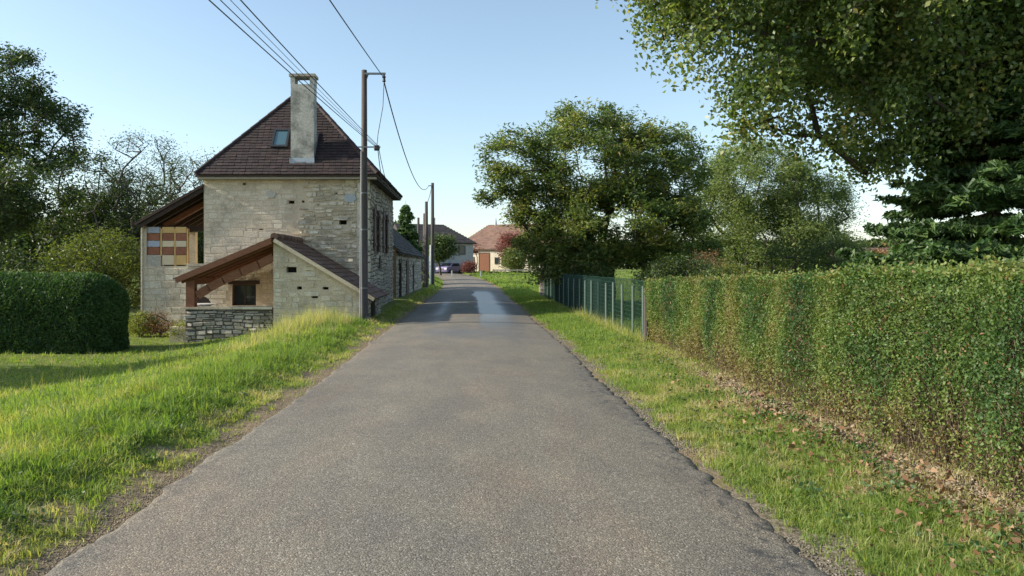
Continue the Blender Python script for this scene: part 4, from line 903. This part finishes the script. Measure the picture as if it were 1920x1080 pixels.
tree('middle_tree', 'dark leaved tree between the tallest tree and the airy one', 'tree', P(172,0,35)[0], 35, 2.6,
     [(0,0,6.0,1.7,1.5,1.5), (.8,0,4.4,1.8,1.6,1.3), (-.8,0,3.6,1.8,1.5,1.5)], 260, 13000, .14, .08, 'leaf_dark', 114, r_base=.17, spread=.30, group=TG, step=.6)
tree('leaning_tree', 'slim leaning tree with open crown behind the yellow green shrub', 'tree', P(215,0,38)[0], 38, 2.8,
     [(.9,0,5.6,1.6,1.5,1.6), (-.2,0,4.2,1.7,1.4,1.4)], 260, 5000, .12, .06, 'leaf_dark', 115, r_base=.15, r_tip=.009, spread=.28, group=TG, lean=(.7,0), bark='bark_pale', step=.5)
tree('terrace_tree', 'small leafy tree seen through the opening of the terrace', 'tree', P(372,0,36)[0], 36, 1.2, [(0,0,2.6,1.8,1.4,1.9)], 140, 11000, .13, .07, 'leaf_dark', 121, r_base=.12, spread=.3)
tree('yellow_green_shrub', 'large yellow green shrub between the clipped hedge and the terrace', 'shrub', P(195,0,27.5)[0], 27.5, .7,
     [(0,0,2.4,1.5,1.1,1.1), (-1.1,0,1.9,1.2,1,1.1), (1.0,0,1.7,1.1,1,1.2)], 220, 24000, .12, .045, 'leaf_yellow', 116, r_base=.10, spread=.26, tint=(0,.9), tintb=.5)
tree('dark_bush', 'dark bush filling the ground behind the clipped hedge at far left', 'shrub', -18.5, 28, .4, [(0,0,1.6,3.0,1.2,1.5), (3,0,1.3,1.8,1,1.2)], 150, 17000, .13, .07, 'leaf_dark', 117, r_base=.1, spread=.3)
tree('yellow_flower_bush', 'small yellow leaved bush at the foot of the terrace wall corner', 'shrub', P(262,0,23)[0], 23, .15, [(0,0,.35,.55,.4,.35)], 40, 3500, .06, .03, 'leaf_yellow', 118, r_base=.03, r_tip=.005, spread=.12, tint=(.3,1))
tree('yellow_flower_bush', 'small yellow bush between the terrace wall and the low porch wall', 'shrub', P(338,0,21.5)[0], 21.5, .1, [(0,0,.25,.32,.3,.28)], 30, 1800, .055, .03, 'leaf_yellow', 119, r_base=.02, r_tip=.005, spread=.10, tint=(.3,1))
tree('brown_bush', 'dry brown bush against the foot of the terrace wall', 'shrub', P(300,0,23)[0], 23, .15, [(0,0,.4,.45,.4,.4)], 40, 1500, .06, .03, 'leaf_brown', 120, r_base=.03, r_tip=.005, spread=.14)
# trees out of frame at the left, whose shade falls on the meadow, and hidden behind the farmhouse
tree('meadow_tree', 'round orchard tree on the meadow left of the picture', 'tree', -17.5, 13.9, 1.6, [(0,0,4.0,2.6,1.3,2.2)], 160, 14000, .17, .1, 'leaf_dark', 122, r_base=.18, spread=.4)
tree('barnyard_tree', 'leafy tree in the yard behind the outbuilding roof', 'tree', -11.5, 51, 2.2, [(0,0,5.4,2.6,3.5,2.6)], 160, 12000, .2, .12, 'leaf_dark', 123, r_base=.25, spread=.45)
# village shrubs in the distance
tree('red_maple', 'red leaved autumn shrub in front of the cream house', 'shrub', P(962,0,100)[0], 100, .8, [(0,0,3.2,1.9,1.5,2.4)], 130, 8000, .25, .14, 'leaf_red', 130, r_base=.12, r_tip=.02, spread=.45)
tree('green_village_bush', 'olive green bush at the right foot of the red shrub', 'shrub', P(965,0,98)[0], 98, .5, [(0,0,1.7,1.4,1.2,1.6)], 90, 6000, .22, .12, 'leaf_walnut', 131, r_base=.1, spread=.4)
tree('climbing_vine', 'reddish climbing plant around the doors of the cream house', 'shrub', P(893,0,107)[0], 107, .5, [(0,0,3.3,.6,.3,.8),(-.9,0,2.9,.8,.3,.3)], 40, 600, .2, .12, 'leaf_red', 132, r_base=.06, r_tip=.02, spread=.3, tint=(0,.6))
tree('roadside_tree', 'dark green tree in front of the grey house behind the poles', 'tree', P(826,0,88)[0], 88, .8, [(0,0,3.3,1.7,1.3,1.5)], 110, 7500, .25, .14, 'leaf_dark', 133, r_base=.14, spread=.42)
tree('roadside_bush', 'yellow green bush between the outbuilding and the far poles', 'shrub', P(776,0,72)[0], 72, .5, [(0,0,2.2,.9,1,1.6)], 70, 4500, .2, .11, 'leaf_yellow', 134, r_base=.1, spread=.35, tint=(0,.8))
tree('red_bush', 'low reddish bush beside the parked car', 'shrub', P(880,0,96)[0], 96, .3, [(0,0,.8,.8,.6,.7)], 60, 2500, .18, .1, 'leaf_red', 135, r_base=.06, spread=.3, tint=(0,.8))
tree('hedge_bush', 'dark bush behind the wooden rail near the stone pillar', 'shrub', P(1040,0,96)[0], 96, .5, [(0,0,1.5,3.2,1.2,1.6)], 120, 8000, .25, .14, 'leaf_dark', 136, r_base=.1, spread=.4)
# distant treeline
def treeline(label, xa, xb, y, h, n, seed):
    rng = np.random.default_rng(seed); xs_ = rng.uniform(xa, xb, n); hh = h*(.55+.6*fbm(xs_, xs_*0, 14, seed)); 
    c = np.stack([xs_, y+rng.normal(size=n)*4, hh*rng.random(n)**.7], 1); c[:, 2] += H(c[:, 0], c[:, 1])
    V, Fc = leaf_quads(c, 1.2, .8, rng, tri=True); o = mesh_np('distant_wood', V, Fc, M['leaf_dark'], None, rng.random(n)); return tag(o, label, 'wood', kind='stuff')
treeline('dark wood closing the view behind the left trees', -110, -12, 125, 9, 26000, 1)
treeline('distant wood behind the trees at right', 9, 150, 170, 7, 26000, 2)
treeline('distant wood behind the village houses', -40, 30, 200, 5, 12000, 3)
# far end of the porch yard: ground plants omitted

# ------------------------------------------------------------------ clipped hedges
def hedge_right():
    rng = np.random.default_rng(77)
    t = empty('clipped_hedge', (4.2, 9, 0), 'long clipped privet hedge along the right verge, green with brown autumn patches', 'hedge')
    ya, yb = 2.4, 14.95; W_ = 1.0
    top = lambda y: 1.50-.27*sm(4, 15, y)+.07*(fbm(y, y*0, 1.1, 70)-.5)+.04*(fbm(y, y*0, .3, 170)-.5)
    face = lambda y, z: 3.50+.26*(fbm(y, z*.6, 1.0, 71)-.5)+.10*(fbm(y, z, .3, 73)-.5)+.05*np.clip(.5-z, 0, 1)+.06*sm(1.0,1.5,z)
    # dark core for the twig mass, added to block light
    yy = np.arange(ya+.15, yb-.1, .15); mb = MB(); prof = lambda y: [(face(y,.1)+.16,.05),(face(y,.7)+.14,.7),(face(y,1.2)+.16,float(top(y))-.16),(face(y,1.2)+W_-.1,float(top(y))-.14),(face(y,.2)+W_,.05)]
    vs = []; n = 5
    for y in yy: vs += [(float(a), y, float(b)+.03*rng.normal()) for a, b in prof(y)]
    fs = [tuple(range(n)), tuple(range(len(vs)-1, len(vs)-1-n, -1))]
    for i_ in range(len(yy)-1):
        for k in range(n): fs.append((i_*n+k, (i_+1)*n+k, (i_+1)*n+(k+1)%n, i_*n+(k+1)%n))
    mb.add(vs, fs); mb.build('light_block_core', M['core'], t)
    # stems and twigs
    ns = 9000; y = ya+(yb-ya)*rng.random(ns)**1.3; z = rng.random(ns)**1.5*1.35; x = face(y, z)+rng.uniform(.02, .16, ns)
    d = rng.normal(size=(ns,3))*np.array([.25,.35,.5])+np.array([-.1,0,.75]); d /= np.linalg.norm(d, axis=1)[:, None]; ln = rng.uniform(.05,.15,ns)[:, None]
    a = np.stack([x,y,z],1); s = np.cross(d, rng.normal(size=(ns,3))); s /= np.linalg.norm(s, axis=1)[:, None]; w_ = .0035
    s2 = np.cross(d, s)
    V = np.stack([a-s*w_-s2*w_*.6, a+s*w_-s2*w_*.6, a+s2*w_, a+d*ln], 1).reshape(-1,3); i_ = (np.arange(ns)*4)[:, None]
    mesh_np('twigs', V, np.concatenate([i_+np.array([[0,1,3]]), i_+np.array([[1,2,3]]), i_+np.array([[2,0,3]])]).astype(np.int32), M['twig'], t)
    # leaves
    def tintf(y, z, n, topf=0):
        bands = fbm(y, z*.25, .75, 74); warm = fbm(y, z, .5, 76)
        t_ = -.02+.95*np.clip(bands-.26,0,1)+.30*rng.random(n)+.9*np.clip(warm-.52, 0, 1)+.40*sm(.75, .0, z)+.07*sm(8, 14, y)
        br = rng.random(n) < (.03+.12*sm(.55, .05, z)+.10*(fbm(y, z, .35, 79) > .66))
        return np.where(br, rng.uniform(.84, 1, n), np.clip(t_+topf, 0, .79))
    n1 = 190000
    y = ya+(yb-ya)*rng.random(n1)**1.55; tp = top(y); z = tp*(1-rng.random(n1)**1.0*.985)
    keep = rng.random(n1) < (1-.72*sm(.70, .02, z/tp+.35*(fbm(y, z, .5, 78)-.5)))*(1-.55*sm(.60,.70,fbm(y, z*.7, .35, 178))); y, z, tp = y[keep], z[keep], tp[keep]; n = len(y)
    x = face(y, z)+np.abs(rng.normal(size=n))*.055-.01
    c = np.stack([x, y, z+H(3.5, y)], 1); sz = .022+.0011*y
    near = y < 7.5; V1, F1 = leaf_quads(c[near], sz[near][:, None], (sz[near]*.58)[:, None], rng); t1 = tintf(y[near], z[near], near.sum())
    far = ~near; V1b, F1b = leaf_quads(c[far], sz[far][:, None], (sz[far]*.62)[:, None], rng, tri=True); t1b = tintf(y[far], z[far], far.sum())
    n2 = 45000; y2 = ya+(yb-ya)*rng.random(n2)**1.3; f2 = rng.random(n2); x2 = face(y2, 1.3)+f2*W_; z2 = top(y2)+np.abs(rng.normal(size=n2))*.035-.03+H(3.5, y2)
    spr = rng.random(n2) < .06; z2 = z2+spr*rng.random(n2)**2*.12
    V2, F2 = leaf_quads(np.stack([x2,y2,z2],1), (.030+.0013*y2)[:, None], (.019+.0007*y2)[:, None], rng); t2 = np.clip(tintf(y2, z2, n2, .14), 0, .92)
    n3 = 9000; x3 = 3.5+W_*rng.random(n3); z3 = 1.33*rng.random(n3); y3 = yb+rng.normal(size=n3)*.04
    V3, F3 = leaf_quads(np.stack([x3,y3,z3],1), .05, .03, rng); t3 = tintf(y3, z3, n3)
    V = np.concatenate([V1,V2,V3]); Fc = np.arange(len(V), dtype=np.int32).reshape(-1,4)
    fo = mesh_np('foliage', V, Fc, M['leaf_hedge'], t, np.concatenate([t1,t2,t3])); mesh_np('foliage', V1b, F1b, M['leaf_hedge'], t, t1b)
hedge_right()
def hedge_left():
    rng = np.random.default_rng(78); x0, x1, y0, y1 = -19.5, -9.0, 18.4, 20.2
    t = empty('clipped_hedge', (-13, 20, -.5), 'big dark rounded clipped hedge on the meadow at left', 'hedge')
    n = 90000; cx_, cy_ = (x0+x1)/2, (y0+y1)/2; ax, ay, az = (x1-x0)/2, (y1-y0)/2, 1.98
    ax, ay, az = (x1-x0)/2, (y1-y0)/2, 1.98
    def rbox(p, r):
        inn = np.array([ax-r, ay-r, az-r]); q = np.clip(p, -inn, inn); q[:, 2] = np.clip(p[:, 2], 0, inn[2]); dd = p-q; ln_ = np.linalg.norm(dd, axis=1)[:, None]; ln_ = np.where(ln_ < 1e-6, 1, ln_)
        return q+dd/ln_*r
    fc = rng.choice(4, n, p=[.14,.40,.08,.38]); ar = np.arange(n); p = np.stack([rng.uniform(-ax,ax,n), rng.uniform(-ay,ay,n), rng.uniform(0,az,n)], 1)
    p[fc==0,0] = ax; p[fc==1,1] = -ay; p[fc==2,1] = ay; p[fc==3,2] = az
    bmp = 1+.06*(fbm(p[:,0], p[:,2]+p[:,1], .8, 80)-.5)-np.abs(rng.normal(size=n))*.018
    p = rbox(p, .85)*bmp[:, None]; c = p+np.array([cx_, cy_, 0]); c[:, 2] += H(c[:,0], c[:,1])
    V, Fc = leaf_quads(c, .10, .045, rng, tri=True); mesh_np('foliage', V, Fc, M['leaf_hedge'], t, np.clip(.02+.35*rng.random(n)+.2*(fbm(c[:,0], c[:,2], 1.2, 82)-.5), 0, 1))
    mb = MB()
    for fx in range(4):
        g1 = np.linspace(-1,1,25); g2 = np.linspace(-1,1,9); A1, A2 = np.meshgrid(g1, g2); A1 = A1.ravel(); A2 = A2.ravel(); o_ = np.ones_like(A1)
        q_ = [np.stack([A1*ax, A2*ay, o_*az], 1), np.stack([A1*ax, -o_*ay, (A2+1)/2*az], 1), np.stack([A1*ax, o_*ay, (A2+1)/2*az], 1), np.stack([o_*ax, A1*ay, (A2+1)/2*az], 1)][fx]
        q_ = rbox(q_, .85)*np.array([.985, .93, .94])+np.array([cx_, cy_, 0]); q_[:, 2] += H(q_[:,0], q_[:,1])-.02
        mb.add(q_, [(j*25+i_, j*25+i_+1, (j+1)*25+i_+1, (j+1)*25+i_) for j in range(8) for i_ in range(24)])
    mb.build('light_block_core', M['core'], t)  # dark twig-mass core, added under the leaves to stop light passing
hedge_left()

# ------------------------------------------------------------------ grass, weeds and fallen leaves
def blades(x, y, h, w_, tint, rng, name, label, m='grass', lean=.35, cat='grass', z=None, tuft=9, tr=.022):
    """n blades: every tuft-th point seeds a clump whose blades fan outward"""
    n = len(x); la = rng.uniform(0, 2*pi, n); ll = np.abs(rng.normal(size=n))*lean; h = np.asarray(h)*1.0; tint = np.asarray(tint)*1.0
    if tuft > 1:
        j = (np.arange(n)//tuft)*tuft; rr_ = np.abs(rng.normal(size=n))*tr*(1+.05*y); use = rng.random(n) < .75
        tx = x[j]+np.cos(la)*rr_; ty = y[j]+np.sin(la)*rr_
        hs_ = rng.uniform(.55, 1.45, n)[j]; ts = rng.normal(size=n)[j]*.07
        w_ = np.where(use, np.asarray(w_)[j], w_); h = np.where(use, h[j]*rng.uniform(.6,1.2,n), h); tint = np.where(use, tint[j]*.6+tint*.4, tint); x = np.where(use, tx, x); y = np.where(use, ty, y); h = np.where(use, h*hs_, h*.8); tint = tint+ts*use
        inr = (x > road_l(y)+.05) & (x < road_r(y)-.05); h = np.where(inr, h*.02, h); z = np.where(inr, -.5, 0)+H(x, y)-.01
    z = (H(x, y)-.01) if z is None else z; b = np.stack([x, y, z], 1)
    an = rng.uniform(0, 2*pi, n); s = np.stack([np.cos(an), np.sin(an), np.zeros(n)], 1)*(w_/2)[:, None]
    d1 = np.stack([np.cos(la)*ll*.5, np.sin(la)*ll*.5, np.ones(n)], 1); d2 = np.stack([np.cos(la)*ll*1.9, np.sin(la)*ll*1.9, np.ones(n)*(1-.5*np.minimum(ll,1.2))], 1)
    m1 = b+d1*(h*.5)[:, None]; tp = m1+d2*(h*.5)[:, None]
    if np.median(y) > 11 or tuft == 0:
        V = np.stack([b-s*1.1, b+s*1.1, tp], 1).reshape(-1,3); o = mesh_np(name, V, np.arange(3*n, dtype=np.int32).reshape(-1,3), M[m], None, np.clip(tint,0,1)); return tag(o, label, cat, kind='stuff')
    q = y < 9; k3 = np.arange(n)[~q]
    V = np.stack([b-s, b+s, m1+s*.75, m1-s*.75, tp], 1).reshape(-1,3); i_ = (np.arange(n)[q]*5)[:, None]
    Fc = np.concatenate([i_+np.array([[0,1,2]]), i_+np.array([[0,2,3]]), i_+np.array([[3,2,4]])], 1).reshape(-1,3).astype(np.int32)
    Fc = np.concatenate([Fc, (k3*5)[:, None]+np.array([[0,1,4]])]).astype(np.int32); tq = np.clip(tint,0,1)
    o = mesh_np(name, V, Fc, M[m], None, np.concatenate([np.repeat(tq[q], 3), tq[k3]])); return tag(o, label, cat, kind='stuff')
def ysamp(n, a, b, p, rng):      # pdf ~ y^-p
    u = rng.random(n); q = 1-p; return (a**q+u*(b**q-a**q))**(1/q)
rng = np.random.default_rng(99)
def keep_soil(x, y, rng, pw=1): return rng.random(len(x)) < soil_mask(x, y)**pw*.86+.14*sm(.2,.5,fbm(x, y, .3, 197))
# left verge: short lit turf by the road, taller band on its crest, meadow below
n = 120000; y = ysamp(n, 3.0, 50, 1.6, rng); l = rng.random(n)**.9*1.9; x = road_l(y)-.02-l
k = keep_soil(x, y, rng, .8) & ((y < 19.8) | (x > -2.85) | (y > 60)); x, y, l = x[k], y[k], l[k]
f = fbm(x, y, .8, 90); hgt = (.016+.045*f+.025*rng.random(len(x)))*(1+.03*y)*(1+.5*sm(1.2,1.9,l)); dry = fbm(x, y, .5, 91)
blades(x, y, hgt, .0032*(1+y*.26)*rng.uniform(.7,1.3,len(x)), .20+.40*rng.random(len(x))+2.0*np.clip(dry-.46,0,1)+.14*sm(.7,.0,l), rng, 'verge_grass', 'short bright grass on the left verge beside the road', lean=.7)
n = 120000; y = ysamp(n, 3.2, 20.4, 1.5, rng); x = -3.45+rng.normal(size=n)*.42-.15*sm(6,3,y)+.25*(fbm(y,y*0,3,92)-.5)
k = x < road_l(y)-.55; x, y = x[k], y[k]; f = fbm(x, y, .55, 93); k = rng.random(len(x)) < sm(.30,.55,f)+.12; x, y, f = x[k], y[k], f[k]; dr2 = fbm(x, y, .9, 193)
blades(x, y, (.04+.20*np.clip(f-.25,0,1)*rng.random(len(x))*1.5+.05*rng.random(len(x)))*(1+.1*sm(9,16,y)), .0042*(1+y*.24)*rng.uniform(.7,1.3,len(x)), .12+.42*rng.random(len(x))+1.8*np.clip(dr2-.52,0,1), rng, 'tall_grass', 'tall lush green grass along the crest of the left verge', lean=.55)
n = 130000; y = ysamp(n, 4.5, 34, 1.7, rng); x = -3.9-rng.random(n)**1.1*(3+y*.75)
k = ~((x > -8.9) & (y > 20.7)) & ~((x > -11) & (y > 24)) & ~((x < -8.6) & (y > 18.6) & (y < 20.4)); x, y = x[k], y[k]; f = fbm(x, y, 1.5, 94); dr = fbm(x, y, 2.2, 95)
blades(x, y, (.03+.08*f+.04*rng.random(len(x))), .0055*(1+y*.2)*rng.uniform(.7,1.3,len(x)), .20+.40*rng.random(len(x))+.9*np.clip(dr-.50,0,1)+.30*np.exp(-((x+4.6)/.7)**2)*sm(.35,.6,fbm(x,y,.8,196)), rng, 'meadow_grass', 'meadow grass sloping down left of the road', lean=.6)
# pale seeding stalks on the crest near the porch and scattered over the meadow
n = 34000; y = ysamp(n, 6, 20.4, -1.2, rng); x = -4.25+rng.normal(size=n)*.42-.02*(y-10)+.45*sm(13,19,y); f = fbm(x, y, .6, 96); k = (rng.random(n) < sm(.38,.6,f)*(.25+.75*sm(10,15,y))) & (x < road_l(y)-.9); x, y = x[k], y[k]
blades(x, y, rng.uniform(.14,.50,len(x))*(.30+.70*sm(13,18,y)), .006*(1+y*.07)*np.ones(len(x)), np.where(rng.random(len(x))<.22, rng.uniform(.25,.6,len(x)), rng.uniform(.70,1,len(x))), rng, 'dry_stalks', 'pale dry grass stalks on the verge before the porch', lean=.35)
n = 700; x = rng.uniform(-12,-4.4,n); y = rng.uniform(7,18,n)
blades(x, y, rng.uniform(.12,.34,n), .006*np.ones(n), rng.uniform(.7,1,n), rng, 'dry_stalks', 'thin dry stalks scattered over the meadow', lean=.25)
# right verge
n = 185000; y = ysamp(n, 3.2, 45, 1.6, rng); x = road_r(y)+.05+rng.random(n)*(3.65-road_r(y)); k = keep_soil(x, y, rng, 1.2); x, y = x[k], y[k]
f = fbm(x, y, .7, 97); dr = fbm(x, y, .45, 98); hh = (.016+.055*f+.025*rng.random(len(x)))*(1+.03*y)
blades(x, y, hh, .0032*(1+y*.26)*rng.uniform(.7,1.3,len(x)), .16+.42*rng.random(len(x))+2.2*np.clip(dr-.43,0,1)*sm(17,9,y)+.20*sm(2.9,3.4,x)+.10*sm(12,7,y), rng, 'verge_grass', 'mixed green and dry grass on the right verge under the hedge', lean=.75)
n = 1600; y = rng.uniform(14.8, 24, n); x = 3.42+rng.normal(size=n)*.10
blades(x, y, rng.uniform(.12,.40,n), .010*np.ones(n), rng.uniform(.5,.95,n), rng, 'fence_grass', 'pale uncut grass along the foot of the green fence', lean=.4)
# garden and field on the right and far away
n = 60000; y = ysamp(n, 15.5, 110, 1.3, rng); x = np.where(y < 40, 3.7, road_r(y)+.3)+rng.random(n)**1.4*(6+y*.35)
blades(x, y, .09+.08*rng.random(n)+.001*y, .012+.0011*y*rng.uniform(.6,1.3,n), .22+.40*rng.random(n)+.3*np.clip(fbm(x,y,5,99)-.5,0,1), rng, 'field_grass', 'sunlit grass field beyond the fence up to the far houses', lean=.6)
n = 14000; y = rng.uniform(50, 100, n); x = road_l(y)-.1-rng.random(n)*5
blades(x, y, .15+.1*rng.random(n), .05*np.ones(n), .2+.4*rng.random(n), rng, 'field_grass', 'grass at the foot of the far poles', lean=.5)
# low broad-leaved weeds (clumps) on both verges
nw = 230; cxs = np.concatenate([rng.uniform(-3.9,-2.5,nw//2), rng.uniform(2.3,3.3,nw//2)]); cys = ysamp(nw, 3.6, 16, 1.2, rng); V_ = []; T_ = []
cc_ = np.repeat(np.stack([cxs, cys, H(cxs, cys)+.03], 1), 26, 0); cc_ += rng.normal(size=cc_.shape)*np.array([.06,.06,.022])
V, Fc = leaf_quads(cc_, .042, .024, rng, fold=.1); o = mesh_np('verge_weeds', V, Fc, M['leaf_hedge'], None, .1+.4*rng.random(len(Fc))); tag(o, 'low broad leaved weeds in the verge grass', 'weeds', kind='stuff')
# fallen leaves: thick near the hedge foot, thinner in the grass
n = 2600; y = ysamp(n, 3.3, 15, 1.3, rng); x = 3.05+rng.normal(size=n)*.32; x = np.clip(x, 2.1, 3.55)
c = np.stack([x, y, H(x, y)+.02+.05*rng.random(n)*soil_mask(x, y)], 1); V, Fc = leaf_quads(c, .045, .030, rng, fold=.35); V[:, 2] = c.repeat(4, 0)[:, 2]+(V[:, 2]-c.repeat(4, 0)[:, 2])*.45
o = mesh_np('fallen_leaves', V, Fc, M['dead_leaf'], None, rng.random(n)); tag(o, 'brown fallen leaves scattered along the foot of the right hedge', 'leaves', kind='stuff')
n = 260; y = ysamp(n, 3.5, 10, 1.01, rng); x = 2.4+rng.random(n)**.5*1.0; c = np.stack([x, y, H(x, y)+.06], 1); V, Fc = leaf_quads(c, .052, .038, rng, fold=.5)
o = mesh_np('curled_leaves', V, Fc, M['dead_leaf'], None, .3+.7*rng.random(n)); tag(o, 'large curled brown leaves lying in the near right grass', 'leaves', kind='stuff')
# clods and stones: bare soil by the hedge, gravel of the shoulder
def pebbles(x, y, r, name, label, mname, rng, zo=0):
    n = len(x); ico = np.array([(1,0,0),(-1,0,0),(0,1,0),(0,-1,0),(0,0,1),(0,0,-1)], float); fi = np.array([(0,2,4),(2,1,4),(1,3,4),(3,0,4),(2,0,5),(1,2,5),(3,1,5),(0,3,5)])
    th = rng.uniform(0, 2*pi, n); c_, s_ = np.cos(th), np.sin(th); v = ico[None]*rng.uniform(.6,1.2,(n,6,1))*r[:, None, None]*np.array([1,1,.6])
    vx = v[:,:,0]*c_[:,None]-v[:,:,1]*s_[:,None]; vy = v[:,:,0]*s_[:,None]+v[:,:,1]*c_[:,None]; c = np.stack([x,y,H(x,y)+r*.2+zo],1)
    V = (np.stack([vx,vy,v[:,:,2]],-1)+c[:,None]).reshape(-1,3); Fc = (fi[None]+(np.arange(n)*6)[:,None,None]).reshape(-1,3).astype(np.int32)
    o = mesh_np(name, V, Fc, M[mname], None, np.repeat(rng.random(n), 8)); return tag(o, label, 'gravel', kind='stuff')
M['clod'] = stone_mat('dry_soil', [(0,(.20,.14,.09)),(1,(.42,.33,.22))]); M['pebble'] = stone_mat('gravel_stone', [(0,(.09,.078,.06)),(1,(.30,.26,.20))])
n = 9000; y = ysamp(n, 3.3, 14, 1.3, rng); x = 3.32+rng.normal(size=n)*.16; pebbles(x, y, rng.uniform(.006,.022,n)*(1+(rng.random(n)<.05)*1.0), 'soil_clods', 'dry soil clods at the foot of the right hedge', 'clod', rng)
n = 14000; y = ysamp(n, 3.3, 20, 1.5, rng); x = road_r(y)+np.abs(rng.normal(size=n))*.20-.03; pk = rng.random(n) < sm(.35,.6,fbm(x,y,.8,198)); x, y = x[pk], y[pk]; n = len(x); pebbles(x, y, rng.uniform(.004,.012,n), 'shoulder_gravel', 'loose gravel along the broken right edge of the road', 'pebble', rng)
n = 5000; y = ysamp(n, 3.3, 20, 1.5, rng); x = road_l(y)-np.abs(rng.normal(size=n))*.12+.02; pebbles(x, y, rng.uniform(.003,.009,n), 'edge_grit', 'grit and soil crumbs along the left road edge', 'clod', rng)
